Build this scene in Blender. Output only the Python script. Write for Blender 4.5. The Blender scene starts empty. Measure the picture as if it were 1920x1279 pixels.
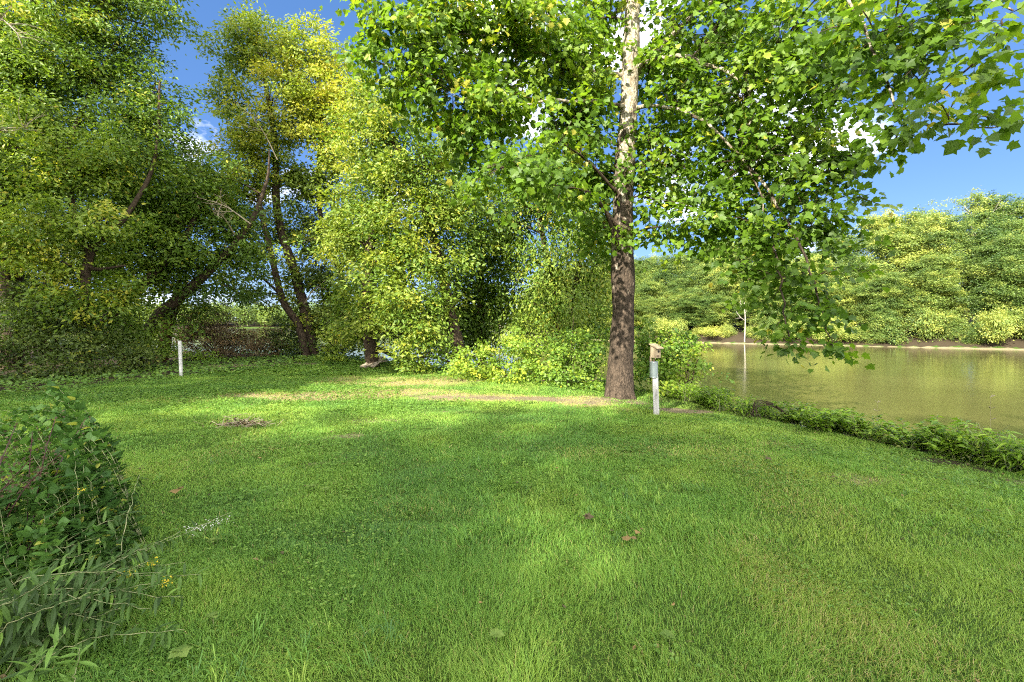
import bpy, math
import numpy as np
from mathutils import Vector

# ------------------------------------------------------------------ basics
rng = np.random.default_rng(11)
DENOISE = False
F, CH, HZ = 853.0, 1.6, 606.0            # focal length in px of a 1920 wide frame, eye height, horizon row
scene = bpy.context.scene
COL = scene.collection
R = math.radians

def P(u, v, Y):
    return np.array([(u - 960) / F * Y, Y, CH - (v - HZ) / F * Y])

def nrm(a):
    return a / np.maximum(np.linalg.norm(a, axis=-1, keepdims=True), 1e-9)

_tab = np.random.default_rng(5).random((256, 256))
def vnoise(x, y, scale, seed=0):
    x = np.asarray(x) / scale + seed * 17.31; y = np.asarray(y) / scale + seed * 7.77
    ix = np.floor(x).astype(int); iy = np.floor(y).astype(int)
    fx = x - ix; fy = y - iy
    fx = fx * fx * (3 - 2 * fx); fy = fy * fy * (3 - 2 * fy)
    t = lambda a, b: _tab[a & 255, b & 255]
    return ((t(ix, iy) * (1 - fx) + t(ix + 1, iy) * fx) * (1 - fy)
            + (t(ix, iy + 1) * (1 - fx) + t(ix + 1, iy + 1) * fx) * fy)

def sstep(a, b, x):
    t = np.clip((x - a) / (b - a), 0, 1)
    return t * t * (3 - 2 * t)

# ------------------------------------------------------------------ mesh building
class MB:
    """collects vertices, faces of any size and one tint value per face; build() links ONE mesh object"""
    def __init__(self):
        self.v = []; self.f = []; self.n = 0
    def add(self, verts, faces, tint=0.5, mi=0):
        verts = np.asarray(verts, float).reshape(-1, 3); faces = np.asarray(faces, int)
        t = np.broadcast_to(np.asarray(tint, float), (len(faces),))
        self.v.append(verts); self.f.append((faces + self.n, t, mi)); self.n += len(verts)
    def mesh(self, name, mats, origin=(0, 0, 0), smooth=False):
        me = bpy.data.meshes.new(name)
        V = np.concatenate(self.v) - np.asarray(origin, float)
        li = np.concatenate([f.reshape(-1) for f, t, m in self.f])
        tot = np.concatenate([np.full(len(f), f.shape[1]) for f, t, m in self.f])
        st = np.concatenate([[0], np.cumsum(tot)[:-1]])
        tn = np.concatenate([t for f, t, m in self.f])
        mi = np.concatenate([np.full(len(f), m) for f, t, m in self.f])
        me.vertices.add(len(V)); me.vertices.foreach_set('co', V.astype(np.float32).ravel())
        me.loops.add(len(li)); me.loops.foreach_set('vertex_index', li.astype(np.int32))
        me.polygons.add(len(tot)); me.polygons.foreach_set('loop_start', st.astype(np.int32))
        me.polygons.foreach_set('loop_total', tot.astype(np.int32))
        if not isinstance(mats, (list, tuple)): mats = [mats]
        for m in mats: me.materials.append(m)
        me.polygons.foreach_set('material_index', mi.astype(np.int32))
        me.polygons.foreach_set('use_smooth', np.full(len(tot), smooth))
        me.update(calc_edges=True)
        a = me.attributes.new('tint', 'FLOAT', 'FACE'); a.data.foreach_set('value', tn.astype(np.float32))
        return me
    def build(self, name, mats, parent=None, origin=None, smooth=False):
        if origin is None:
            origin = np.array(parent.location) if parent is not None else (0, 0, 0)
        o = bpy.data.objects.new(name, self.mesh(name, mats, origin, smooth))
        COL.objects.link(o)
        if parent is not None: o.parent = parent
        else: o.location = origin
        return o

def tag(o, label, cat, group=None):
    o['label'] = label; o['category'] = cat
    if group: o['group'] = group
    return o

def thing(name, label, cat, loc, group=None):
    o = bpy.data.objects.new(name, None); COL.objects.link(o)
    o.empty_display_size = 0.2; o.location = [float(c) for c in loc]
    return tag(o, label, cat, group)

def dup(root, loc, rz=0.0, sc=(1, 1, 1), label=None, group=None, tilt=(0, 0)):
    r = root.copy(); COL.objects.link(r)
    r.location = [float(c) for c in loc]; r.rotation_euler = (tilt[0], tilt[1], rz); r.scale = sc
    if label: r['label'] = label
    if group: r['group'] = group
    for ch in list(root.children):
        c = ch.copy(); COL.objects.link(c); c.parent = r
        for g in list(ch.children):
            d = g.copy(); COL.objects.link(d); d.parent = c
    return r

def tube(mb, pts, rad, sides=6, tint=0.5, wob=0.0, cap=True):
    pts = np.asarray(pts, float); n = len(pts); rad = np.broadcast_to(np.asarray(rad, float), (n,))
    tg = nrm(np.gradient(pts, axis=0))
    up = np.where(np.abs(tg[:, 2:3]) > 0.95, np.array([[1.0, 0, 0]]), np.array([[0, 0, 1.0]]))
    a = nrm(np.cross(tg, up)); 
    for i in range(1, n):                                   # keep the frame from flipping
        b = a[i - 1] - tg[i] * np.dot(a[i - 1], tg[i])
        if np.linalg.norm(b) > 1e-6: a[i] = b / np.linalg.norm(b)
    b = np.cross(tg, a)
    th = np.linspace(0, 2 * math.pi, sides, endpoint=False)
    rr = rad[:, None] * (1 + wob * (rng.random((n, sides)) - 0.5))
    V = pts[:, None, :] + rr[..., None] * (np.cos(th)[None, :, None] * a[:, None, :] + np.sin(th)[None, :, None] * b[:, None, :])
    i = np.arange(n - 1)[:, None] * sides; j = np.arange(sides)[None, :]; k = (j + 1) % sides
    Q = np.stack([i + j, i + k, i + sides + k, i + sides + j], -1).reshape(-1, 4)
    mb.add(V, Q, tint)
    if cap:
        mb.add(V[-1], np.arange(sides)[None, :], tint); mb.add(V[0], np.arange(sides)[::-1][None, :], tint)

def curve(pts, n):
    """smooth (Catmull-Rom) resampling of a polyline"""
    p = np.asarray(pts, float); m = len(p)
    if m == 2:
        t = np.linspace(0, 1, n)[:, None]; return p[0] * (1 - t) + p[1] * t
    q = np.vstack([2 * p[0] - p[1], p, 2 * p[-1] - p[-2]])
    s = np.linspace(0, m - 1 - 1e-6, n); i = s.astype(int); t = (s - i)[:, None]
    a, b, c, d = q[i], q[i + 1], q[i + 2], q[i + 3]
    return 0.5 * (2 * b + (c - a) * t + (2 * a - 5 * b + 4 * c - d) * t ** 2 + (3 * b - a - 3 * c + d) * t ** 3)

def box(mb, c, s, rz=0, tint=0.5, rx=0, ry=0):
    v = np.array([[x, y, z] for x in (-.5, .5) for y in (-.5, .5) for z in (-.5, .5)]) * np.asarray(s)
    for ang, (p, q) in ((rx, (1, 2)), (ry, (2, 0)), (rz, (0, 1))):
        w = v.copy(); w[:, p] = v[:, p] * math.cos(ang) - v[:, q] * math.sin(ang)
        w[:, q] = v[:, p] * math.sin(ang) + v[:, q] * math.cos(ang); v = w
    mb.add(v + np.asarray(c), [[0, 1, 3, 2], [4, 6, 7, 5], [0, 4, 5, 1], [2, 3, 7, 6], [0, 2, 6, 4], [1, 5, 7, 3]], tint)

# ------------------------------------------------------------------ leaf shapes: (x across, y along, z off the blade)
SIMPLE = (np.array([[0, 0, 0], [.24, .42, .05], [0, 1, -.06], [-.24, .42, .05]]), [np.array([[0, 1, 2, 3]])])
ROUND = (np.array([[0, 0, 0], [.3, .25, .04], [.34, .6, .03], [0, 1, -.1], [-.34, .6, .03], [-.3, .25, .04]]),
         [np.array([[0, 1, 2, 3], [0, 3, 4, 5]])])
_half = [(.16, -.06), (.50, .10), (.36, .26), (.62, .52), (.34, .56), (.24, .72)]
_o = [(0, 0)] + _half + [(0, 1.0)] + [(-x, y) for x, y in _half[::-1]]
_lv = [(0, .38, 0)] + [(x, y, .10 * abs(x) - .22 * max(0, y - .4) ** 1.3) for x, y in _o]
_n = len(_o)
LOBED = (np.array(_lv), [np.array([[0, 1 + i, 1 + (i + 1) % _n] for i in range(_n)])])
def _strip(w, st, bend):
    v = []; q = []
    for y, ww in st:
        z = -bend * y * y
        v += [(-ww * w, y, z + .25 * ww * w), (0, y, z), (ww * w, y, z + .25 * ww * w)]
    for i in range(len(st) - 1):
        a = 3 * i; q += [[a, a + 1, a + 4, a + 3], [a + 1, a + 2, a + 5, a + 4]]
    return (np.array(v), [np.array(q)])
LANCE = _strip(.095, [(0, .15), (.2, .8), (.45, 1), (.75, .6), (1, .02)], .35)
OVATE = _strip(.27, [(0, .1), (.15, .8), (.38, 1), (.7, .6), (1, .02)], .2)

def leaves(mb, shape, pos, axis, normal, size, tint, wid=1.0, mi=0):
    T, FS = shape; n = len(pos)
    if n == 0: return
    axis = nrm(axis); X = nrm(np.cross(axis, normal)); N = np.cross(X, axis)
    size = np.broadcast_to(np.asarray(size, float), (n,))[:, None, None]
    V = pos[:, None, :] + size * (T[None, :, 0:1] * wid * X[:, None, :] + T[None, :, 1:2] * axis[:, None, :] + T[None, :, 2:3] * N[:, None, :])
    k = len(T); off = (np.arange(n) * k)[:, None, None]
    tint = np.broadcast_to(np.asarray(tint, float), (n,))
    base = mb.n; mb.v.append(V.reshape(-1, 3)); mb.n += n * k
    for f in FS:
        mb.f.append(((f[None] + off).reshape(-1, f.shape[1]) + base, np.repeat(tint, len(f)), mi))

def rand_dir(n):
    return nrm(rng.normal(size=(n, 3)))

# ------------------------------------------------------------------ materials
def new_mat(name):
    m = bpy.data.materials.new(name); m.use_nodes = True
    nt = m.node_tree; nt.nodes.clear()
    return m, nt, lambda t, **k: _node(nt, t, k)
def _node(nt, t, k):
    n = nt.nodes.new(t)
    for a, b in k.items():
        if a.startswith('i_'): n.inputs[a[2:].replace('_', ' ')].default_value = b
        else: setattr(n, a, b)
    return n
def ramp(nt, stops):
    r = nt.nodes.new('ShaderNodeValToRGB'); e = r.color_ramp.elements
    while len(e) < len(stops): e.new(0.5)
    for x, (p, c) in zip(e, stops): x.position = p; x.color = (*c, 1)
    return r
KD = .74                                  # calibrates stone, soil and wood tones to the exposure used
def cramp(nt, stops):
    return ramp(nt, [(p, tuple(v * KD for v in c)) for p, c in stops])
def mixc(nt, fac, a, b, blend='MIX'):
    m = nt.nodes.new('ShaderNodeMix'); m.data_type = 'RGBA'; m.blend_type = blend
    for s, v in ((m.inputs[0], fac), (m.inputs[6], a), (m.inputs[7], b)):
        if hasattr(v, 'links'): nt.links.new(v, s)
        elif isinstance(v, (int, float)): s.default_value = v
        else: s.default_value = (*v, 1)
    return m.outputs[2]
def mathn(nt, op, a, b=None):
    m = nt.nodes.new('ShaderNodeMath'); m.operation = op
    for s, v in zip(m.inputs, (a, b)):
        if v is None: continue
        if hasattr(v, 'links'): nt.links.new(v, s)
        else: s.default_value = v
    return m.outputs[0]

def leaf_mat(name, stops, trans=0.38, rough=.5, vary=0.0, spec=.35, tgain=1.4, gain=1.5):
    m, nt, N = new_mat(name); L = nt.links.new
    at = N('ShaderNodeAttribute', attribute_name='tint')
    r = ramp(nt, [(q, tuple(min(.85, v * gain) for v in cc)) for q, cc in stops]); L(at.outputs['Fac'], r.inputs[0]); c = r.outputs[0]
    if vary:
        oi = N('ShaderNodeObjectInfo'); hs = N('ShaderNodeHueSaturation')
        L(mathn(nt, 'ADD', mathn(nt, 'MULTIPLY', oi.outputs['Random'], -vary * .035), .5 + vary * .02), hs.inputs['Hue'])
        L(mathn(nt, 'ADD', mathn(nt, 'MULTIPLY', oi.outputs['Random'], vary * .5), 1 - vary * .25), hs.inputs['Value'])
        L(c, hs.inputs['Color']); c = hs.outputs[0]
    p = N('ShaderNodeBsdfPrincipled'); L(c, p.inputs['Base Color'])
    p.inputs['Roughness'].default_value = rough; p.inputs['Specular IOR Level'].default_value = spec
    t = N('ShaderNodeBsdfTranslucent')
    L(mixc(nt, 1.0, c, (tgain, tgain, tgain * .55), 'MULTIPLY'), t.inputs['Color'])
    x = N('ShaderNodeMixShader'); x.inputs[0].default_value = trans
    L(p.outputs[0], x.inputs[1]); L(t.outputs[0], x.inputs[2])
    o = N('ShaderNodeOutputMaterial'); L(x.outputs[0], o.inputs[0])
    return m

def bark_mat(name, a, b, scale=14, bump=.5, pale=None):
    m, nt, N = new_mat(name); L = nt.links.new
    tc = N('ShaderNodeTexCoord'); mp = N('ShaderNodeMapping'); mp.inputs['Scale'].default_value = (1, 1, .5)
    L(tc.outputs['Object'], mp.inputs[0])
    n = N('ShaderNodeTexNoise', i_Scale=scale, i_Detail=8.0, i_Roughness=.7); L(mp.outputs[0], n.inputs[0])
    r = cramp(nt, [(.35, a), (.68, b)]); L(n.outputs[0], r.inputs[0]); c = r.outputs[0]
    v = N('ShaderNodeTexVoronoi', i_Scale=scale * 2.2); L(mp.outputs[0], v.inputs[0])
    if pale:
        cv = N('ShaderNodeTexVoronoi', feature='DISTANCE_TO_EDGE', i_Scale=scale * 1.6); wv = N('ShaderNodeTexNoise', i_Scale=9.0, i_Detail=3.0); L(mp.outputs[0], wv.inputs[0])
        L(mixc(nt, .12, mp.outputs[0], wv.outputs[1]), cv.inputs[0]); ck = ramp(nt, [(.0, (.35, .33, .31)), (.09, (1, 1, 1))]); L(cv.outputs[0], ck.inputs[0]); c = mixc(nt, 1.0, c, ck.outputs[0], 'MULTIPLY')
    if pale:                                              # sycamore: pale flaked bark, more of it high up
        sx = N('ShaderNodeSeparateXYZ'); L(tc.outputs['Object'], sx.inputs[0])
        mp2 = N('ShaderNodeMapping'); mp2.inputs['Scale'].default_value = (1, 1, .45); L(tc.outputs['Object'], mp2.inputs[0])
        n2 = N('ShaderNodeTexNoise', i_Scale=5.0, i_Detail=6.0, i_Roughness=.62); L(mp2.outputs[0], n2.inputs[0])
        h = N('ShaderNodeMapRange'); L(sx.outputs['Z'], h.inputs[0])
        for i, q in ((1, 1.0), (2, 6.5), (3, -.26), (4, .06)): h.inputs[i].default_value = q
        f = ramp(nt, [(.44, (0, 0, 0)), (.50, (1, 1, 1))]); L(mathn(nt, 'ADD', n2.outputs[0], h.outputs[0]), f.inputs[0])
        pr = cramp(nt, [(.4, pale[0]), (.62, pale[1])]); L(n.outputs[0], pr.inputs[0])
        c = mixc(nt, f.outputs[0], c, pr.outputs[0])
    p = N('ShaderNodeBsdfPrincipled', i_Roughness=.9); L(c, p.inputs['Base Color'])
    p.inputs['Specular IOR Level'].default_value = .2
    bp = N('ShaderNodeBump', i_Strength=bump, i_Distance=.03)
    L(mathn(nt, 'ADD', n.outputs[0], mathn(nt, 'MULTIPLY', v.outputs['Distance'], .6)), bp.inputs['Height']); L(bp.outputs[0], p.inputs['Normal'])
    o = N('ShaderNodeOutputMaterial'); L(p.outputs[0], o.inputs[0])
    return m

def plain(name, a, b, scale=30, rough=.7, metal=0., bump=.15, stretch=(1, 1, 1), lo=.35, hi=.7):
    m, nt, N = new_mat(name); L = nt.links.new
    tc = N('ShaderNodeTexCoord'); mp = N('ShaderNodeMapping'); mp.inputs['Scale'].default_value = stretch
    L(tc.outputs['Object'], mp.inputs[0])
    n = N('ShaderNodeTexNoise', i_Scale=scale, i_Detail=6.0, i_Roughness=.65); L(mp.outputs[0], n.inputs[0])
    r = cramp(nt, [(lo, a), (hi, b)]); L(n.outputs[0], r.inputs[0])
    p = N('ShaderNodeBsdfPrincipled', i_Roughness=rough, i_Metallic=metal); L(r.outputs[0], p.inputs['Base Color'])
    bp = N('ShaderNodeBump', i_Strength=bump, i_Distance=.01); L(n.outputs[0], bp.inputs['Height']); L(bp.outputs[0], p.inputs['Normal'])
    o = N('ShaderNodeOutputMaterial'); L(p.outputs[0], o.inputs[0])
    return m

M = {}
M['sycamore'] = leaf_mat('sycamore_leaf', [(0, (.032, .068, .007)), (.5, (.072, .132, .009)), (.85, (.145, .20, .013)), (1, (.27, .22, .03))], .5)
M['yellow'] = leaf_mat('yellow_green_leaf', [(0, (.04, .078, .010)), (.5, (.12, .165, .016)), (.85, (.22, .235, .022)), (1, (.32, .28, .04))], .4)
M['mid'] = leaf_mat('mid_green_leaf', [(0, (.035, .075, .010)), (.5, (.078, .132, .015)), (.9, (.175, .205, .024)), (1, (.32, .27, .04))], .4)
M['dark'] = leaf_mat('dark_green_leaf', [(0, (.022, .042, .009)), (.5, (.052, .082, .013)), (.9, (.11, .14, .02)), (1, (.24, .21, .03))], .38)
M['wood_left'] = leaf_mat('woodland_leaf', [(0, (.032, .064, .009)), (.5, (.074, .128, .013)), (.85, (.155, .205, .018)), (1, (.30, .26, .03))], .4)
M['grey_leaf'] = leaf_mat('grey_green_leaf', [(0, (.04, .075, .03)), (.5, (.075, .125, .045)), (1, (.15, .19, .07))], .35)
M['far'] = leaf_mat('far_bank_leaf', [(0, (.034, .064, .016)), (.5, (.094, .138, .028)), (.85, (.19, .215, .042)), (1, (.30, .30, .065))], .4, vary=1.0)
M['bush'] = leaf_mat('bush_leaf', [(0, (.04, .09, .012)), (.5, (.11, .175, .018)), (.9, (.22, .26, .025)), (1, (.34, .31, .04))], .4)
M['bank'] = leaf_mat('bank_weed_leaf', [(0, (.055, .105, .012)), (.5, (.13, .215, .020)), (.9, (.21, .29, .03)), (1, (.28, .28, .05))], .4, rough=.4)
M['lance'] = leaf_mat('lance_leaf', [(0, (.020, .036, .012)), (.5, (.042, .078, .020)), (.9, (.09, .16, .03)), (1, (.12, .20, .035))], .35, rough=.55, spec=.2)
M['weed'] = leaf_mat('weed_leaf', [(0, (.03, .07, .016)), (.5, (.06, .125, .024)), (.9, (.115, .20, .036)), (1, (.28, .28, .05))], .38, rough=.5, spec=.25)
M['brown_leaf'] = leaf_mat('dead_leaf', [(0, (.045, .035, .018)), (.5, (.115, .085, .042)), (1, (.25, .165, .06))], .25, rough=.8, gain=1.0)
M['cover'] = leaf_mat('clover_leaf', [(0, (.04, .085, .016)), (.5, (.07, .135, .018)), (.9, (.12, .19, .03)), (1, (.18, .22, .05))], .35)
M['grass'] = leaf_mat('grass_blade', [(0, (.052, .112, .034)), (.4, (.100, .200, .030)), (.8, (.175, .250, .040)), (.92, (.20, .19, .05)), (1, (.34, .27, .13))], .35, rough=.55, spec=.25)
M['petal'] = leaf_mat('white_petal', [(0, (.36, .36, .30)), (1, (.55, .55, .5))], .3, gain=1.0)
M['yflower'] = leaf_mat('yellow_petal', [(0, (.42, .32, .01)), (1, (.6, .47, .02))], .3, gain=1.0)
M['pale_leaf'] = leaf_mat('pale_seedling_leaf', [(0, (.10, .17, .03)), (1, (.20, .28, .06))], .35, gain=1.0)
M['syc_bark'] = bark_mat('sycamore_bark', (.034, .026, .018), (.135, .10, .07), 14, 1.0, pale=((.22, .175, .115), (.50, .45, .35)))
M['bark'] = bark_mat('dark_bark', (.025, .018, .011), (.11, .078, .048), 12, .7)
M['bark_red'] = bark_mat('reddish_bark', (.05, .022, .012), (.19, .085, .04), 12, .7)
M['bark_pale'] = bark_mat('pale_bark', (.28, .25, .20), (.58, .54, .46), 8, .4)
M['stem'] = plain('green_stem', (.14, .18, .06), (.34, .34, .16), 20, .6)
M['stem_red'] = plain('dark_red_stem', (.03, .008, .008), (.09, .018, .02), 20, .5)
M['stem_dry'] = plain('dry_stem', (.25, .20, .12), (.48, .41, .28), 20, .8)

# ------------------------------------------------------------------ land, river and their masks
BANK = [(40, -220), (12, -40), (8.6, -6), (7.0, 1.5), (6.2, 4.6), (5.2, 6.8), (4.2, 9), (3.7, 11), (2.6, 13), (-.5, 15.8), (-4, 18.6),
        (-7, 21.5), (-9.5, 24), (-12.5, 25), (-16, 26), (-22, 28.5), (-34, 35), (-60, 52), (-120, 84), (-800, 200), (-800, -220)]
FAR = [(16, 87), (31, 74), (61, 54.6), (120, 12), (230, -70), (900, -300), (900, 900), (-6, 900), (-8, 400), (-3, 200), (5, 112)]
FAR2 = [(-6, 330), (-80, 318), (-200, 300), (-800, 260), (-800, 900), (-6, 900)]
WATER = -1.6
def sdist(x, y, poly):
    x = np.asarray(x, float); y = np.asarray(y, float)
    d = np.full(x.shape, 1e9); ins = np.zeros(x.shape, bool); n = len(poly)
    for i in range(n):
        ax, ay = poly[i]; bx, by = poly[(i + 1) % n]; ex, ey = bx - ax, by - ay
        t = np.clip(((x - ax) * ex + (y - ay) * ey) / (ex * ex + ey * ey), 0, 1)
        d = np.minimum(d, np.hypot(x - ax - t * ex, y - ay - t * ey))
        if by != ay:
            c = ((ay > y) != (by > y)) & (x < (bx - ax) * (y - ay) / (by - ay) + ax); ins ^= c
    return np.where(ins, d, -d)

def gz(x, y):
    x = np.asarray(x, float); y = np.asarray(y, float)
    d = sdist(x, y, BANK) + .25 * (vnoise(x, y, 1.3, 3) - .5)
    lawn = .09 * (vnoise(x, y, 3.2, 1) - .5) + .03 * (vnoise(x, y, .9, 2) - .5) - .10 * sstep(2.2, .4, d)
    a = np.where(d > -.1, lawn, 0) + (-2.3) * sstep(.25, -2.8, d) - .05 * np.clip(-d - 2.8, 0, 30)
    f = sdist(x, y, FAR) + 1.2 * (vnoise(x, y, 5, 6) - .5)
    b = np.where(f > -6, WATER - 1.0 + 1.12 * sstep(-2.6, 0, f) + .75 * sstep(.8, 4, f) + .11 * np.clip(f - 1.5, 0, 60) + .5 * vnoise(x, y, 9, 7) * sstep(1, 6, f), -9)
    g = sdist(x, y, FAR2)
    c = np.where(g > -20, WATER - 1.0 + 2.0 * sstep(-15, 4, g) + .05 * np.clip(g, 0, 90), -9)
    return np.maximum(np.maximum(a, b), np.maximum(c, -4.0))

# bare earth and dry straw-coloured turf with the sunlit strip and flecks painted in, placed where the photograph has them (frame columns/rows read as ground points)
def GP(u, v):
    Y = CH * F / (v - HZ); return (u - 960) / F * Y, Y
DIRT = [(*GP(1010, 747), .75, .26, 1.2), (*GP(890, 747), 1.1, .28, 1.0), (*GP(1110, 752), .9, .45, .6), (*GP(1160, 748), .7, .5, .75),
        (*GP(1275, 762), .6, .35, 1.2), (*GP(520, 683), 1.8, .55, .9), (*GP(1890, 886), .5, .22, .6), (*GP(745, 745), 1.2, .3, .45),
        (*GP(510, 1055), .12, .05, .6), (*GP(640, 820), .8, .3, .45), (*GP(860, 775), 1.0, .25, .5), (*GP(700, 790), 1.3, .4, .42), (*GP(560, 870), .6, .25, .4), (*GP(780, 880), .5, .2, .4)]
DRY_SUNLIT = [(*GP(600, 742), 1.9, .55, 1.2), (*GP(740, 735), 1.6, .7, 1.0), (*GP(900, 745), 1.8, .6, .9), (*GP(1080, 750), 1.2, .8, .8), (*GP(690, 712), 2.2, 1.2, .7),
       (*GP(470, 685), 3, .6, .8), (*GP(800, 715), 1.6, 1.6, .8), (*GP(1465, 835), .5, .35, .5), (*GP(1600, 900), .8, .4, .5), (*GP(1750, 905), .6, .3, .45), (*GP(1180, 765), .7, .4, .5)]
def blobs(x, y, B):
    m = np.zeros(np.shape(x))
    for bx, by, sx, sy, w in B:
        m = np.maximum(m, w * np.exp(-(((x - bx) / sx) ** 2 + ((y - by) / sy) ** 2)))
    return m
def dirt(x, y, with_strip=True):
    d = sdist(x, y, BANK)
    m = blobs(x, y, DIRT)
    strip = sstep(.0, .25, d) * sstep(1.15, .65, d) * sstep(13, 9, y) * (.45 + .75 * vnoise(x, y, .6, 9))
    if with_strip: m = np.maximum(m, strip * .4)
    return np.clip(m * (.30 + .8 * vnoise(x, y, .35, 4) + .55 * vnoise(x, y, .13, 14)), 0, 1)
def dry(x, y):  # straw tint that also paints the sunlit strip and sun flecks
    return np.clip(blobs(x, y, DRY_SUNLIT) * (.5 + vnoise(x, y, .5, 5)), 0, 1)

def axis_pts(segs, lo, hi, g=1.09):
    a = np.concatenate([np.arange(s, e, st) for s, e, st in segs]); out = [a]
    st = segs[-1][2]; p = a[-1]; q = []
    while p < hi: st *= g; p += st; q.append(p)
    st = segs[0][2]; p = a[0]; w = []
    while p > lo: st *= g; p -= st; w.append(p)
    return np.concatenate([w[::-1], a, q])
gx = axis_pts([(-17, 9, .2), (9, 80, 1.0)], -900, 1000)
gy = axis_pts([(-1, 27, .2), (27, 120, 1.0)], -300, 1000)
GX, GY = np.meshgrid(gx, gy, indexing='ij'); GZ = gz(GX, GY)
nx, ny = GX.shape
mb = MB()
i = np.arange(nx - 1)[:, None] * ny; j = np.arange(ny - 1)[None, :]
mb.add(np.stack([GX, GY, GZ], -1), np.stack([i + j, i + ny + j, i + ny + j + 1, i + j + 1], -1).reshape(-1, 4))

m, nt, N = new_mat('ground'); L = nt.links.new
tc = N('ShaderNodeTexCoord')
n1 = N('ShaderNodeTexNoise', i_Scale=6.0, i_Detail=8.0, i_Roughness=.7); L(tc.outputs['Object'], n1.inputs[0])
n2 = N('ShaderNodeTexNoise', i_Scale=45.0, i_Detail=6.0, i_Roughness=.75); L(tc.outputs['Object'], n2.inputs[0])
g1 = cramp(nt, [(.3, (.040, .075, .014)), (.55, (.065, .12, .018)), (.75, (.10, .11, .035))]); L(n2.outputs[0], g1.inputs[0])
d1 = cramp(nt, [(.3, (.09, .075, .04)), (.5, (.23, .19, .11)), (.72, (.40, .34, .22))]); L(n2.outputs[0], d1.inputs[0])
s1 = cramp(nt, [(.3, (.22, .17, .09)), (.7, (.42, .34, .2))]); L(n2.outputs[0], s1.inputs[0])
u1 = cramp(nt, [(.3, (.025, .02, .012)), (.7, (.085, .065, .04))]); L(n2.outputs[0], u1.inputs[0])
def att(k): return N('ShaderNodeAttribute', attribute_name=k).outputs['Fac']
nb = mathn(nt, 'MULTIPLY', mathn(nt, 'SUBTRACT', n1.outputs[0], .5), .9)
def edge(a, lo=.3, hi=.55):
    e = ramp(nt, [(lo, (0, 0, 0)), (hi, (1, 1, 1))]); L(mathn(nt, 'ADD', a, nb), e.inputs[0]); return e.outputs[0]
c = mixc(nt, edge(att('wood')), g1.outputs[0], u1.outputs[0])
c = mixc(nt, edge(att('dry')), c, s1.outputs[0])  # straw base, sunlit strip and flecks included in the colour
c = mixc(nt, edge(att('dirt')), c, d1.outputs[0])
p = N('ShaderNodeBsdfPrincipled', i_Roughness=.95); p.inputs['Specular IOR Level'].default_value = .1
L(c, p.inputs['Base Color'])
bp = N('ShaderNodeBump', i_Strength=.8, i_Distance=.03); L(n2.outputs[0], bp.inputs['Height']); L(bp.outputs[0], p.inputs['Normal'])
o = N('ShaderNodeOutputMaterial'); L(p.outputs[0], o.inputs[0]); M['ground'] = m
ground = mb.build('ground', M['ground'], smooth=True); ground['kind'] = 'structure'
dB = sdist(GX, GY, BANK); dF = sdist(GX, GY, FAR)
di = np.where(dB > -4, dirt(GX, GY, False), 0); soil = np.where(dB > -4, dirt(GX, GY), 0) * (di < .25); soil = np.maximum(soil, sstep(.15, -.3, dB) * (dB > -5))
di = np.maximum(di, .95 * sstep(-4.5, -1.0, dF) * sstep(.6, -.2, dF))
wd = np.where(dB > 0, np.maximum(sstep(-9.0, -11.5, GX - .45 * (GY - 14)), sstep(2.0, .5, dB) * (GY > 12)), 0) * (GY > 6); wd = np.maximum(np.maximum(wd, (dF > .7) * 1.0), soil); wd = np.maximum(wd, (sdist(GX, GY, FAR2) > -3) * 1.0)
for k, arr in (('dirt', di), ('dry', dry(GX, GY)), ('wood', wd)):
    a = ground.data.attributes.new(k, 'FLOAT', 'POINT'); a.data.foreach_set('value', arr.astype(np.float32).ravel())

# river: one sheet of murky olive water with fine wind ripples
m, nt, N = new_mat('river_water'); L = nt.links.new
tc = N('ShaderNodeTexCoord'); mp = N('ShaderNodeMapping'); mp.inputs['Scale'].default_value = (1.0, 1.6, 1); mp.inputs['Rotation'].default_value = (0, 0, .35)
L(tc.outputs['Object'], mp.inputs[0])
w1 = N('ShaderNodeTexNoise', i_Scale=5.0, i_Detail=5.0, i_Roughness=.6); L(mp.outputs[0], w1.inputs[0])
w2 = N('ShaderNodeTexNoise', i_Scale=.12, i_Detail=3.0); L(mp.outputs[0], w2.inputs[0])
p = N('ShaderNodeBsdfPrincipled', i_Roughness=.06, i_IOR=1.33)
cr = ramp(nt, [(.35, (.070, .067, .022)), (.65, (.092, .086, .030))]); L(w2.outputs[0], cr.inputs[0]); L(cr.outputs[0], p.inputs['Base Color'])
bp = N('ShaderNodeBump', i_Strength=.11, i_Distance=.03); L(w1.outputs[0], bp.inputs['Height']); L(bp.outputs[0], p.inputs['Normal'])
o = N('ShaderNodeOutputMaterial'); L(p.outputs[0], o.inputs[0]); M['water'] = m
mb = MB(); mb.add([[-900, -300, WATER], [1000, -300, WATER], [1000, 1000, WATER], [-900, 1000, WATER]], [[0, 1, 2, 3]])
river = mb.build('river', M['water']); river['kind'] = 'structure'

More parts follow.
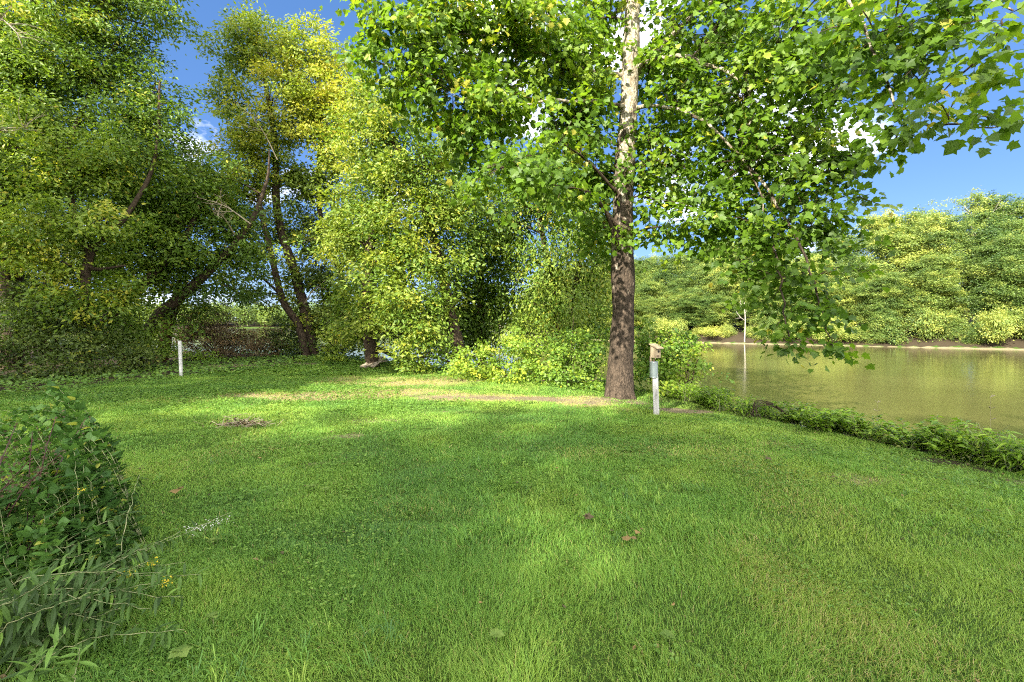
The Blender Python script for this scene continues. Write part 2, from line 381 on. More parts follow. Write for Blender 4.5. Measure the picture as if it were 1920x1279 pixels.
# ------------------------------------------------------------------ turf: every blade real, thinner sowing further off
def lawn_mask(x, y):
    d = sdist(x, y, BANK)
    wood = np.maximum(sstep(-9.0, -11.0, x - .45 * (y - 14)), 0) * (y > 6)
    return d, wood
def sow(y0, y1, dens, xm=1.25):
    w1 = 1.1255 * y1 * xm; n = int(dens * 2 * w1 * (y1 - y0))
    x = rng.uniform(-w1, w1, n); y = rng.uniform(y0, y1, n)
    k = (np.abs(x) < 1.1255 * xm * y + .4); x, y = x[k], y[k]
    d, wood = lawn_mask(x, y)
    keep = (d > .35 - .5 * rng.random(len(x))) & (rng.random(len(x)) > wood) & (rng.random(len(x)) > 1.1 * sstep(.3, .65, dirt(x, y)) * .97)
    keep &= rng.random(len(x)) > .35 * sstep(.35, .7, vnoise(x, y, .5, 21)) * sstep(.4, .6, vnoise(x, y, 2.2, 22))
    return x[keep], y[keep]
mb = MB()
for y0, y1, dens, wd_, hs in ((1.3, 3.2, 16500, .0025, 1.0), (3.2, 5.5, 9500, .0036, .92), (5.5, 9, 5200, .0052, .85), (9, 14, 2000, .0095, .8), (14, 24, 700, .018, .8)):
    x, y = sow(y0, y1, dens); n = len(x); z = gz(x, y)
    cl = vnoise(x, y, .28, 31); big = vnoise(x, y, 1.5, 32)
    dr = dry(x, y); di = dirt(x, y)
    h = hs * (.022 + .048 * cl * (.35 + .9 * big)) * rng.uniform(.6, 1.35, n) * (1 - .45 * dr) * (1 - .5 * di)
    an = rng.uniform(0, 2 * math.pi, n) ; la = 2 * math.pi * vnoise(x, y, .45, 33) * 2
    ln = h * rng.uniform(.3, 1.5, n)
    dx = .85 * np.cos(an) + .35 * np.cos(la); dy = .85 * np.sin(an) + .35 * np.sin(la)
    q = an + rng.uniform(1.0, 2.1, n); wx = np.cos(q) * wd_ * .5; wy = np.sin(q) * wd_ * .5
    b = np.stack([x, y, z - .004], -1); W = np.stack([wx, wy, 0 * wx], -1)
    mid = b + np.stack([dx * ln * .35, dy * ln * .35, h * .62], -1)
    tip = b + np.stack([dx * ln * 1.05, dy * ln * 1.05, h * rng.uniform(.75, 1.0, n)], -1)
    V = np.stack([b - W, b + W, mid + W * .8, mid - W * .8, tip], 1)
    off = (np.arange(n) * 5)[:, None]
    t = np.clip(.08 + .5 * vnoise(x, y, .7, 34) + .38 * vnoise(x, y, 2.6, 35) + rng.normal(0, .13, n), .0, .8)
    strawp = rng.random(n) < .03 + .75 * sstep(.25, .8, dr) + .28 * sstep(.62, .85, vnoise(x, y, .9, 36)) * sstep(.4, .7, vnoise(x, y, 3.5, 37))  # paler blades for straw and for the painted sunlit strip
    t = np.where(strawp, rng.uniform(.84, 1.0, n), t)
    base = mb.n; mb.v.append(V.reshape(-1, 3)); mb.n += n * 5
    mb.f.append((off + np.array([[0, 1, 2, 3]]) + base, t, 0)); mb.f.append((off + np.array([[3, 2, 4]]) + base, t, 0))
n = 2600; x = rng.uniform(-3.8, 5.5, n); y = rng.uniform(1.6, 6.5, n)
k = (np.abs(x) < 1.4 * y + .3) & (rng.random(n) < sstep(.42, .75, vnoise(x, y, 1.1, 51)) * sstep(6.5, 3.0, y)); d, wood = lawn_mask(x, y); k &= d > .4; x, y = x[k], y[k]
m_ = rng.integers(7, 15, len(x)); idx = np.repeat(np.arange(len(x)), m_); n = len(idx); ct = rng.uniform(.05, .75, len(x))[idx]
an = rng.uniform(0, 6.28, n); ln = rng.uniform(.05, .14, n); h = rng.uniform(.03, .085, n); w_ = rng.uniform(.0028, .0052, n)
bx_ = x[idx] + rng.normal(0, .012, n); by_ = y[idx] + rng.normal(0, .012, n); b = np.stack([bx_, by_, gz(bx_, by_)], -1)
D = np.stack([np.cos(an), np.sin(an), 0 * an], -1); W = np.stack([-np.sin(an), np.cos(an), 0 * an], -1) * w_[:, None] * .5
mid = b + D * (ln * .5)[:, None] + np.array([0, 0, 1.0]) * h[:, None]; tip = b + D * ln[:, None] * 1.1 + np.array([0, 0, 1.0]) * (h * rng.uniform(.35, .95, n))[:, None]
V = np.stack([b - W, b + W, mid + W, mid - W, tip], 1); base = mb.n; mb.v.append(V.reshape(-1, 3)); mb.n += n * 5; off = (np.arange(n) * 5)[:, None]
t = np.clip(ct + rng.normal(0, .08, n), 0, .82); mb.f.append((off + np.array([[0, 1, 2, 3]]) + base, t, 0)); mb.f.append((off + np.array([[3, 2, 4]]) + base, t, 0))
grass = mb.build('grass', M['grass']); grass['kind'] = 'stuff'

# crumbs of dead leaf and bark lying on the worn ground and sparsely in the grass
mb = MB(); n = 30000; x = rng.uniform(-9, 7, n); y = rng.uniform(1.8, 18, n); d, wood = lawn_mask(x, y)
k = (d > .1) & (rng.random(n) < .035 + .8 * dirt(x, y) + .25 * dry(x, y) + .25 * sstep(2.5, .5, np.hypot(x - 2.4, y - 9.6))); x, y = x[k], y[k]; n = len(x); a = rng.uniform(0, 6.28, n)
leaves(mb, SIMPLE, np.stack([x, y, gz(x, y) + rng.uniform(.004, .04, n)], -1), np.stack([np.cos(a), np.sin(a), rng.normal(0, .25, n)], -1), rng.normal(size=(n, 3)) * .4 + [0, 0, 1], rng.uniform(.012, .05, n), rng.random(n) ** 1.5)
litter = mb.build('leaf_litter', M['brown_leaf']); litter['kind'] = 'stuff'

# low clover and creeping weeds among the turf
mb = MB()
for y0, y1, dens, s in ((1.4, 4, 520, .016), (4, 8, 360, .022), (8, 14, 220, .036), (14, 23, 110, .065)):
    x, y = sow(y0, y1, dens)
    left = sstep(1.5, -5, x) * .25
    k = rng.random(len(x)) < sstep(.55, .8, vnoise(x, y, .6, 41) * .6 + vnoise(x, y, 2.0, 42) * .5 + left)
    x, y = x[k], y[k]; n = len(x); z = gz(x, y) + rng.uniform(.02, .06, n)
    for kk in range(3):
        a = rng.uniform(0, 6.28, n); ax = np.stack([np.cos(a), np.sin(a), rng.uniform(-.3, .4, n)], -1)
        nn = nrm(np.stack([rng.normal(0, .4, n), rng.normal(0, .4, n), np.ones(n)], -1))
        leaves(mb, ROUND, np.stack([x, y, z], -1) + .3 * s * rng.normal(size=(n, 3)), ax, nn, s * rng.uniform(.7, 1.4, n),
               np.clip(.25 + .5 * vnoise(x, y, .7, 43) + rng.normal(0, .12, n), 0, .95))
n = 60000; x = rng.uniform(-30, 4, n); y = rng.uniform(8, 26, n); d, wood = lawn_mask(x, y)
k = ((wood > .05) & (d > .1) & (x - .45 * (y - 14) > -15)) | ((d > -.8) & (d < 1.4) & (y > 12)); x, y = x[k], y[k]; n = len(x); a = rng.uniform(0, 6.28, n)
leaves(mb, ROUND, np.stack([x, y, gz(x, y) + rng.uniform(.02, .16, n)], -1), np.stack([np.cos(a), np.sin(a), rng.uniform(-.3, .4, n)], -1), rng.normal(size=(n, 3)) * .5 + [0, -.3, 1], rng.uniform(.05, .12, n), np.clip(rng.normal(.45, .2, n), 0, .95))
cover = mb.build('ground_cover', M['cover']); cover['kind'] = 'stuff'

# ------------------------------------------------------------------ trees and bushes
def lobes_px(L_):  # tint shift also paints lit and shaded parts of a crown
    """(u, v, depth, half width px, half height px, half depth m[, leaf factor[, tint shift]]) -> centre, radii, factor, tint shift"""
    out = []
    for q in L_:
        u, v, Y, ru, rv, ry = q[:6]
        out.append((P(u, v, Y), np.array([ru * Y / F, ry, rv * Y / F]), q[6] if len(q) > 6 else 1.0, q[7] if len(q) > 7 else 0.0))
    return out

def foliage(crown, wood, trunk_pts, trunk_rad, lobes, shape, size, dens, spray_r, per, tint0=.45, flat=.5, droop=.25, twigs=.5, limb_r=.5, shell=.5, minz=None, up=.4):
    """limbs grow from the trunk into every lobe of the crown, twigs from the limbs, leaves round the twigs"""
    for c, r, fac, tsh in lobes:
        # limb
        dz = np.hypot(trunk_pts[:, 0] - c[0], trunk_pts[:, 1] - c[1])
        cost = np.linalg.norm(trunk_pts - c, axis=1) + 1.5 * np.maximum(0, trunk_pts[:, 2] - (c[2] - .3 * dz))
        k = int(np.argmin(cost)); a = trunk_pts[k]
        ln = np.linalg.norm(c - a)
        mid = (a + c) / 2 + np.array([0, 0, .12 * ln]) + rng.normal(size=3) * .06 * ln
        lp = curve([a, mid, c + rng.normal(size=3) * .1 * r], 9)
        r0 = min(trunk_rad[k] * limb_r, .02 + .022 * ln)
        if wood is not None:
            tube(wood, lp, np.linspace(r0, .012, 9), 5, wob=.15, cap=False)
        vol = 4.19 * r[0] * r[1] * r[2]; ns = max(3, int(vol * dens * fac / per))
        d = rand_dir(ns); rad = rng.random(ns) ** shell
        s = c + d * rad[:, None] * r * (1 + .4 * np.abs(rng.normal(size=(ns, 1))) * (rng.random((ns, 1)) < .35))
        if minz is not None: s[:, 2] = np.maximum(s[:, 2], gz(s[:, 0], s[:, 1]) + minz)
        if wood is not None:
            for q in np.nonzero(rng.random(ns) < twigs)[0]:
                j = int(np.argmin(np.linalg.norm(lp[2:] - s[q], axis=1))) + 2
                e = s[q] - (s[q] - lp[j]) * .05
                tube(wood, np.stack([lp[j], (lp[j] + e) / 2 + np.array([0, 0, .08]) * np.linalg.norm(e - lp[j]), e]),
                     [min(.014, r0), .008, .004], 3, cap=False)
        n = rng.poisson(per, ns); idx = np.repeat(np.arange(ns), n); T = len(idx)
        outw = d[idx]; sp = rng.normal(size=(T, 3)) * np.array([1, 1, flat]) * spray_r * .6
        hr = np.hypot(sp[:, 0], sp[:, 1]); sp[:, 2] -= droop * hr * 1.2
        pos = s[idx] + sp
        ax = nrm(np.concatenate([sp[:, :2], np.zeros((T, 1))], 1)) * .8 + rng.normal(size=(T, 3)) * .55 + outw * .35
        ax[:, 2] -= droop * 1.6
        sj = rng.normal(size=(ns, 3)) * .28
        nn = np.array([0, 0, up]) + outw * .55 + sj[idx] + rng.normal(size=(T, 3)) * .30
        st = rng.normal(0, .17, ns)
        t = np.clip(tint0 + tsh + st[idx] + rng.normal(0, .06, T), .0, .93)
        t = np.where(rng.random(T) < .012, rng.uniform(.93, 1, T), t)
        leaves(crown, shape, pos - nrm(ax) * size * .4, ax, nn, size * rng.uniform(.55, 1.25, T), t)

def tree(name, label, cat, trunks, lobes, mat, bark, shape=SIMPLE, size=.12, dens=230, spray_r=.42, per=28, group=None, sides=10, thick=3.0, **kw):
    """thing > trunk, crown"""
    dens = dens * thick * .68; kw.setdefault('twigs', .9 / thick); size = size * 1.2; per = int(per * 2.1); kw.setdefault('flat', .62)
    b = trunks[0][0][0]
    t = thing(name, label, cat, b, group)
    wood = MB(); crown = MB(); TP = []; TR = []
    for pts, rad in trunks:
        n = 6 * len(pts); c = curve(pts, n); rr = np.interp(np.linspace(0, 1, n), np.linspace(0, 1, len(rad)), rad)
        c[1:-1, :2] += rng.normal(size=(n - 2, 2)) * rr[1:-1, None] * .08
        tube(wood, c, rr, sides, wob=.12); TP.append(c[1:]); TR.append(rr[1:])
    foliage(crown, wood, np.concatenate(TP), np.concatenate(TR), lobes, shape, size, dens, spray_r, per, **kw)
    wood.build('trunk', bark, t, smooth=True); crown.build('crown', mat, t)
    return t

def gpt(u, v, dz=0.0):
    """a point on the ground seen at column u, row v (ground taken as level lawn)"""
    x, y = GP(u, v); return np.array([x, y, float(gz(x, y)) + dz])

# --- the sycamore in front of the river
Y0 = 10.2
b0 = P(1162, 742, Y0); b0[2] = float(gz(b0[0], b0[1])) - .12
tr = [b0, b0 + [0, 0, .35], P(1164, 650, Y0), P(1168, 540, Y0), P(1170, 430, Y0), P(1172, 300, Y0), P(1177, 180, Y0), P(1186, 40, Y0), P(1196, -120, Y0 + .3), P(1190, -330, Y0 + .6), P(1205, -520, Y0 + .5)]
trr = [.35, .295, .26, .25, .235, .215, .195, .17, .13, .09, .03]
syc = thing('sycamore_tree', 'tall sycamore with pale flaking upper bark standing at the lawn edge beside the birdhouse post', 'tree', b0)
wood = MB(); n = 80
ci = curve(tr, n); ri = np.interp(np.linspace(0, 1, n), np.linspace(0, 1, len(trr)), trr)
zz = ci[:, 2]; ci[:, 0] += .035 * np.sin(zz * 1.1 + .5) * sstep(.3, 2, zz); ri = ri * (1 + .045 * np.sin(zz * 2.7) + .03 * np.sin(zz * 5.1 + 1))
tube(wood, ci, ri, 24, wob=.07)
for a in np.linspace(0, 6.28, 7)[:-1] + .3:                                        # root flare
    d = np.array([math.cos(a), math.sin(a), 0])
    tube(wood, [b0 + d * .20 + [0, 0, .55], b0 + d * .25 + [0, 0, .2], b0 + d * .38 + [0, 0, .03]], [.06, .11, .06], 7, wob=.2)
wood.build('trunk', M['syc_bark'], syc, smooth=True)
limbs = [[P(1182, 150, 10.2), P(1240, 85, 10.1), P(1330, 5, 9.9), P(1430, -80, 9.6)],
         [P(1184, 135, 10.2), P(1230, 112, 9.9), P(1290, 108, 9.4), P(1390, 150, 8.8), P(1415, 215, 8.6), P(1385, 245, 8.5)],
         [P(1168, 142, 10.2), P(1090, 132, 10.1), P(1010, 100, 9.8), P(930, 70, 9.4), P(800, 60, 8.8)],
         [P(1166, 275, 10.2), P(1110, 255, 10.3), P(1040, 270, 10.4)],
         [P(1180, 200, 10.2), P(1250, 200, 9.6), P(1330, 235, 9), P(1400, 310, 8.6), P(1450, 430, 8.2)],
         [P(1193, -170, 10.3), P(1330, -160, 8.6), P(1530, -120, 6.8), P(1700, -60, 5.6), P(1900, 20, 4.9)],
         [P(1530, -120, 6.8), P(1620, 60, 6.2), P(1690, 215, 5.6), P(1800, 235, 4.9), P(1925, 232, 4.6)],
         [P(1400, 310, 8.6), P(1480, 420, 8.0), P(1520, 520, 7.7), P(1548, 600, 7.5), P(1562, 650, 7.4)],
         [P(1450, 430, 8.2), P(1462, 520, 7.9), P(1475, 600, 7.6), P(1478, 645, 7.5)],
         [P(1178, 200, 10.2), P(1100, 190, 9.6), P(960, 190, 9.0), P(850, 180, 8.6)]]
LR = [.085, .065, .07, .04, .05, .05, .022, .03, .022, .05]
TP = [ci[20:]]; TR = [ri[20:]]
for pts, r in zip(limbs, LR):
    w = MB(); c = curve(pts, 18); c[1:-1] += rng.normal(size=(16, 3)) * .02
    tube(w, c, np.linspace(r, max(.006, r * .18), 18), 8, wob=.1)
    w.build('limb', M['syc_bark'], syc, smooth=True); TP.append(c[3:]); TR.append(np.linspace(r, r * .2, 18)[3:])
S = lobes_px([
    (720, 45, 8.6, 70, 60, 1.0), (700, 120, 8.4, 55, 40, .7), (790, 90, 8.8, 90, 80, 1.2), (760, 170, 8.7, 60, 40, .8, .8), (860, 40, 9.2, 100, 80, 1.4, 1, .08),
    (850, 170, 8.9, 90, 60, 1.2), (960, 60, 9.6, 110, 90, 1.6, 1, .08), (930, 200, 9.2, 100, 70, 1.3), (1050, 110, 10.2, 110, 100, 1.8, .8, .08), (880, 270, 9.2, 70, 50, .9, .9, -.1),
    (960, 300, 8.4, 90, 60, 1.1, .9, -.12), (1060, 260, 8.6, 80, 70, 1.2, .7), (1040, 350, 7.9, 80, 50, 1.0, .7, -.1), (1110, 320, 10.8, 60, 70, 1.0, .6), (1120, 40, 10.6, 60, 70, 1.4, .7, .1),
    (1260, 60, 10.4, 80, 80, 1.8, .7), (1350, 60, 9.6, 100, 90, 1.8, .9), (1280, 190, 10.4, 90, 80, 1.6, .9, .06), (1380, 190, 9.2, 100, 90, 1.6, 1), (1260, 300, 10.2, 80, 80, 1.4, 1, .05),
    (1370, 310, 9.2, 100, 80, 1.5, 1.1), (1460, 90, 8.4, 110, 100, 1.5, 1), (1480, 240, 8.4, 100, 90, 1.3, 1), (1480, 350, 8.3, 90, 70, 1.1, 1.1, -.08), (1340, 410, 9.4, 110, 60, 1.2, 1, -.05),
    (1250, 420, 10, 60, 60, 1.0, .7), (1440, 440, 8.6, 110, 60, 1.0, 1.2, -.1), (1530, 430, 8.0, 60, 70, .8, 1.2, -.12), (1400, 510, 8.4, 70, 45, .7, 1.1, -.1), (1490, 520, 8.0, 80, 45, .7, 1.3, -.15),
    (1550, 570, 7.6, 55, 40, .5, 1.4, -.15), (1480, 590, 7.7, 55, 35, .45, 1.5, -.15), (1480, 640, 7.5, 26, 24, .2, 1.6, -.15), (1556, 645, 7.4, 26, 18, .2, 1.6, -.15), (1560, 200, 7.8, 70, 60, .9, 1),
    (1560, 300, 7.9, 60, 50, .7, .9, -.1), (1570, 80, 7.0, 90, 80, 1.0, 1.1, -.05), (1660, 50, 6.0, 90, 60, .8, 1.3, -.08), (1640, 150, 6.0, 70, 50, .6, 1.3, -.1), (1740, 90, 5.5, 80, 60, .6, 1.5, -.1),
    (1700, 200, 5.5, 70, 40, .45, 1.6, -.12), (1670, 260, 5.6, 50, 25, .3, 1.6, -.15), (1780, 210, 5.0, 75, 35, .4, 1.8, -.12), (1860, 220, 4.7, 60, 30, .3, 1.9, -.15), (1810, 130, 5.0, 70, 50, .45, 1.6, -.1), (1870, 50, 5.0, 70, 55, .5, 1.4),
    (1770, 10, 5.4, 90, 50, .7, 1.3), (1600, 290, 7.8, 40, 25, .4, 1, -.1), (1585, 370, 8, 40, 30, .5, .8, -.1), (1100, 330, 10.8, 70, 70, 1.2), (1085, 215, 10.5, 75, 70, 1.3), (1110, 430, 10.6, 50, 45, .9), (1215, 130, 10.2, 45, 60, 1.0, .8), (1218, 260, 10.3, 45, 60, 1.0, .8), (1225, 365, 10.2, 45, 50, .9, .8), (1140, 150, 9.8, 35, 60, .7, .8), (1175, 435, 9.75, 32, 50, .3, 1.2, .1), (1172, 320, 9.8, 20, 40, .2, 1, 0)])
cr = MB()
S = [(c, r, f * (.78 if 3.0 < c[0] < 5.2 and c[1] > 8 else 1.0), t + .08 * float(sstep(2.6, -.5, c[0]))) for c, r, f, t in S]  # sunlit left and shaded right of the crown are painted by leaf tint
twig = MB()
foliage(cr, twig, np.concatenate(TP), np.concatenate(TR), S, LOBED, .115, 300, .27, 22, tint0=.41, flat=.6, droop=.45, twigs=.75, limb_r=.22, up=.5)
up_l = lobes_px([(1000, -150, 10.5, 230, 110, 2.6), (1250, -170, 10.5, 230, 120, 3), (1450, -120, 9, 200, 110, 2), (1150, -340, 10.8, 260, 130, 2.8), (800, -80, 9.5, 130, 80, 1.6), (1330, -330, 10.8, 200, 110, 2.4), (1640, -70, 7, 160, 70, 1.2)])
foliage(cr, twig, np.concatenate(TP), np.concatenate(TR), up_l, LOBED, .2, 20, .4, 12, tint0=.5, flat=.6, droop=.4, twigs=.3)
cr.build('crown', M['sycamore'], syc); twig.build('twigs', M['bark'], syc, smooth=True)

# --- trees behind the lawn, left of the sycamore
def rise(u, v, Y, dz=-.1):
    q = P(u, v, Y); q[2] = float(gz(q[0], q[1])) + dz; return q
slim_t = tree('yellow_green_tree', 'tall yellow green tree with several slim dark trunks, its top against open blue sky', 'tree',
     [([rise(575, 665, 21), P(560, 610, 21), P(530, 560, 21), P(500, 440, 21), P(480, 350, 21)], [.2, .17, .15, .12, .08]),
      ([rise(590, 665, 21.4), P(575, 600, 21.4), P(555, 520, 21.4), P(520, 400, 21.4), P(515, 260, 21.4), P(480, 60, 21.4)], [.27, .24, .21, .18, .13, .05]),
      ([rise(612, 662, 21.6), P(640, 590, 21.6), P(640, 520, 21.6), P(600, 400, 21.8), P(600, 250, 21.8), P(600, 110, 21.6)], [.2, .17, .15, .12, .09, .04])],
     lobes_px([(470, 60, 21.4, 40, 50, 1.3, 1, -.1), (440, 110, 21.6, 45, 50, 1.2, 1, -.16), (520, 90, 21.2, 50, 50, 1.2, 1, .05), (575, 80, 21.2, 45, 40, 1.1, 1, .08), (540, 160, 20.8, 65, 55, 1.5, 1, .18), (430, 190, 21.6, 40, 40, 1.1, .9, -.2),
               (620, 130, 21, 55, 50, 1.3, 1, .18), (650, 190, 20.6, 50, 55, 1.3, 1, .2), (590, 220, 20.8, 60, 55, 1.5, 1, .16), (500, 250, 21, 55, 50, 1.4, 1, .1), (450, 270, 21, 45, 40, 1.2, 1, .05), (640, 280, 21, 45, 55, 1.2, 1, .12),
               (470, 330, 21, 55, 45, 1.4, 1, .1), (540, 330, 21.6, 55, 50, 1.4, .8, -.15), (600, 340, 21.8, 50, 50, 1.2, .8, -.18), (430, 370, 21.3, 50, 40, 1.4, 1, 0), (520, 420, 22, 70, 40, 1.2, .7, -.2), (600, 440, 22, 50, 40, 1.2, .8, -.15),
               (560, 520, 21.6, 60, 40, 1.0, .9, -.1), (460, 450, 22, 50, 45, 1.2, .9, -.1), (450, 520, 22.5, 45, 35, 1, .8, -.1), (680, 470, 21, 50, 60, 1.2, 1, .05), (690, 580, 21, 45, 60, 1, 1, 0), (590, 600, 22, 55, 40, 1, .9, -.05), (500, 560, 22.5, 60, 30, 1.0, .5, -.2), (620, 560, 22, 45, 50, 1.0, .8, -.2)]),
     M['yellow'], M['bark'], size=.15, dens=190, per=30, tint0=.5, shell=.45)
tree('leaning_green_tree', 'broad sunlit tree leaning left behind the board pile, foliage hanging to the ground', 'tree',
     [([rise(868, 690, 15.8), P(850, 610, 15.8), P(825, 500, 15.8), P(785, 350, 15.8), P(735, 260, 15.8), P(690, 190, 15.8)], [.24, .2, .17, .13, .09, .03]),
      ([rise(700, 690, 16.6), P(690, 600, 16.6), P(690, 490, 16.6), P(715, 380, 16.6), P(760, 270, 16.6)], [.24, .2, .18, .13, .05])],
     lobes_px([(700, 190, 16, 55, 45, 1.2, 1, .12), (690, 260, 15.6, 60, 50, 1.3, 1, .12), (760, 250, 16, 60, 50, 1.3, 1, .05), (730, 330, 15.6, 65, 50, 1.4, 1, .08), (800, 320, 15.8, 60, 55, 1.3, 1, 0), (850, 290, 16.2, 50, 60, 1.2, 1, .05),
               (660, 390, 16.4, 60, 45, 1.2, 1, .12), (740, 410, 15.5, 70, 50, 1.4, 1, .1), (820, 400, 15.6, 60, 50, 1.3, 1, .05), (880, 380, 16, 50, 50, 1.2, 1, .05), (640, 450, 17, 55, 40, 1.2, 1, .12), (720, 490, 15.6, 55, 40, 1.2, .9, 0),
               (800, 490, 15.2, 70, 50, 1.3, 1, .1), (880, 470, 16, 45, 40, 1, .9, -.1), (750, 560, 15, 75, 45, 1.2, 1, .1), (820, 570, 15.2, 50, 45, 1.0, 1, 0), (690, 590, 15.6, 55, 40, 1.0, 1, .12), (775, 620, 14.8, 65, 38, 1.0, 1, .1),
               (765, 672, 14.8, 34, 26, .7, 1, .12), (790, 660, 14.6, 60, 38, .8, 1, .1), (660, 540, 16.8, 40, 40, 1, .9, -.1), (640, 620, 17, 40, 40, .8, .9, .05)]),
     M['mid'], M['bark'], size=.13, dens=250, per=30, tint0=.55, shell=.42, minz=.05)
tree('willow_like_tree', 'light olive tree with fine drooping foliage just left of the sycamore trunk', 'tree',
     [([rise(1050, 668, 17.2), P(1046, 600, 17.2), P(1030, 500, 17.2), P(1010, 400, 17.2), P(1000, 300, 17.4)], [.17, .15, .12, .09, .03]),
      ([rise(1052, 668, 17.2), P(1070, 590, 17), P(1090, 480, 17), P(1100, 380, 17)], [.12, .1, .08, .03])],
     lobes_px([(1000, 330, 17.4, 60, 50, 1.3), (920, 400, 17, 50, 50, 1.2, 1, .05), (1060, 380, 17.4, 60, 50, 1.3), (970, 430, 17.5, 45, 35, 1.0, .8), (1010, 480, 16.8, 55, 45, 1.1, .8, .05), (1080, 460, 17, 60, 55, 1.2, 1, .05), (1120, 520, 17, 45, 60, 1, 1, .05),
               (1060, 550, 16.6, 60, 50, 1.1, 1, .08), (1000, 570, 17.2, 45, 40, 1.0, .9, .1), (1110, 610, 16.8, 45, 45, .9, .9, 0), (1040, 620, 16.6, 50, 40, .9, 1, .1), (1125, 430, 17.3, 40, 50, 1, 1), (980, 620, 17, 40, 40, .8, .9, .1), (960, 390, 17.4, 42, 50, 1.1), (945, 480, 17.4, 40, 45, 1.0, .9), (955, 310, 17.8, 42, 45, 1.1)]),
     M['mid'], M['bark'], size=.13, dens=250, per=26, tint0=.5, droop=.6, flat=.9, shell=.45)
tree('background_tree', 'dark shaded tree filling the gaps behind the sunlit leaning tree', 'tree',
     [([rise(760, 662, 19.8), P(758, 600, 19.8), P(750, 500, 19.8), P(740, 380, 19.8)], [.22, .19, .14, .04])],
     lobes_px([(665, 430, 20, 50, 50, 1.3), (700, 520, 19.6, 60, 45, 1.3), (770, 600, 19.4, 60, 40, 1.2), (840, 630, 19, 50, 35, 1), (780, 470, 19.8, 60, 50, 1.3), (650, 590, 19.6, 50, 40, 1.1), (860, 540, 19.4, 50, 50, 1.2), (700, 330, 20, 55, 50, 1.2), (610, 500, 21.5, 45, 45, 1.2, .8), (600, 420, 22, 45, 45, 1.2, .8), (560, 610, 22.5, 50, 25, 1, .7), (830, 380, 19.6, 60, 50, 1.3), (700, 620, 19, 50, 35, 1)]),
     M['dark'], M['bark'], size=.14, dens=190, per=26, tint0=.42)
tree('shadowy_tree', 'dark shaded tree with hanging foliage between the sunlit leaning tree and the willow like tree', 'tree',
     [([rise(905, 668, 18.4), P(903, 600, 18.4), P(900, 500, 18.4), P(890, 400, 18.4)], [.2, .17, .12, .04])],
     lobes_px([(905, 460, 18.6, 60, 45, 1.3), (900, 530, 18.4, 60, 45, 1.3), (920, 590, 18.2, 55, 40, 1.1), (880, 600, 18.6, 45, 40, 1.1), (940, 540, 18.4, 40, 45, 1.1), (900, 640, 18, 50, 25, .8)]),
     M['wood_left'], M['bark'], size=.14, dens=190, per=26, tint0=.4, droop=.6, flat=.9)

# leaning trunks at the left end of the lawn
lean_t = tree('leaning_dark_tree', 'dark trunk leaning strongly right over the lawn end, behind the short white post', 'tree',
     [([rise(238, 652, 18), P(290, 600, 18), P(335, 560, 18), P(400, 500, 18.2), P(465, 425, 18.5), P(500, 340, 18.8), P(505, 280, 19)], [.25, .22, .19, .155, .11, .06, .02])],
     lobes_px([(400, 330, 18.5, 60, 40, 1.3, 1, .12), (340, 380, 18, 60, 45, 1.4, 1, 0), (420, 410, 18.4, 60, 45, 1.3, 1, -.05), (350, 460, 17.6, 60, 45, 1.3, 1, .05), (410, 480, 18.4, 50, 40, 1.2, 1, 0), (290, 440, 17.6, 55, 45, 1.3, 1, 0),
               (470, 480, 18.8, 40, 45, 1.1, .8, -.1), (380, 540, 18.2, 60, 28, 1.1, .7, -.1), (450, 545, 19, 50, 22, 1.0, .6, -.1), (300, 520, 17.8, 50, 40, 1.2, 1, .05), (350, 590, 18.4, 45, 25, .9, .7, 0)]),
     M['wood_left'], M['bark'], size=.14, dens=210, per=28, tint0=.42)
tree('slanted_forked_tree', 'slanting dark tree leaning right behind the forked trunk, left of the white post', 'tree',
     [([rise(150, 655, 17), P(200, 600, 17), P(250, 550, 17), P(300, 500, 17.2), P(350, 440, 17.4), P(380, 360, 17.6)], [.2, .18, .17, .15, .11, .04])],
     lobes_px([(250, 470, 16.8, 60, 45, 1.4, 1, .05), (300, 400, 17, 55, 45, 1.3), (220, 530, 16.5, 50, 40, 1.2, 1, .05), (360, 360, 17.6, 50, 45, 1.2, 1, .05), (250, 610, 16.6, 50, 35, 1.0, 1, -.05)]),
     M['wood_left'], M['bark'], size=.14, dens=210, per=28, tint0=.45)
tree('stub_tree', 'short reddish trunk standing upright just behind the white post', 'tree',
     [([rise(305, 655, 19.5), P(315, 610, 19.5), P(328, 570, 19.5), P(338, 520, 19.6)], [.24, .22, .2, .1])],
     lobes_px([(330, 500, 19.8, 50, 35, 1.2), (370, 570, 19.8, 35, 25, .8, .6), (290, 590, 19.8, 30, 25, .8, .7)]), M['wood_left'], M['bark_red'], size=.14, dens=200, per=26, tint0=.45)
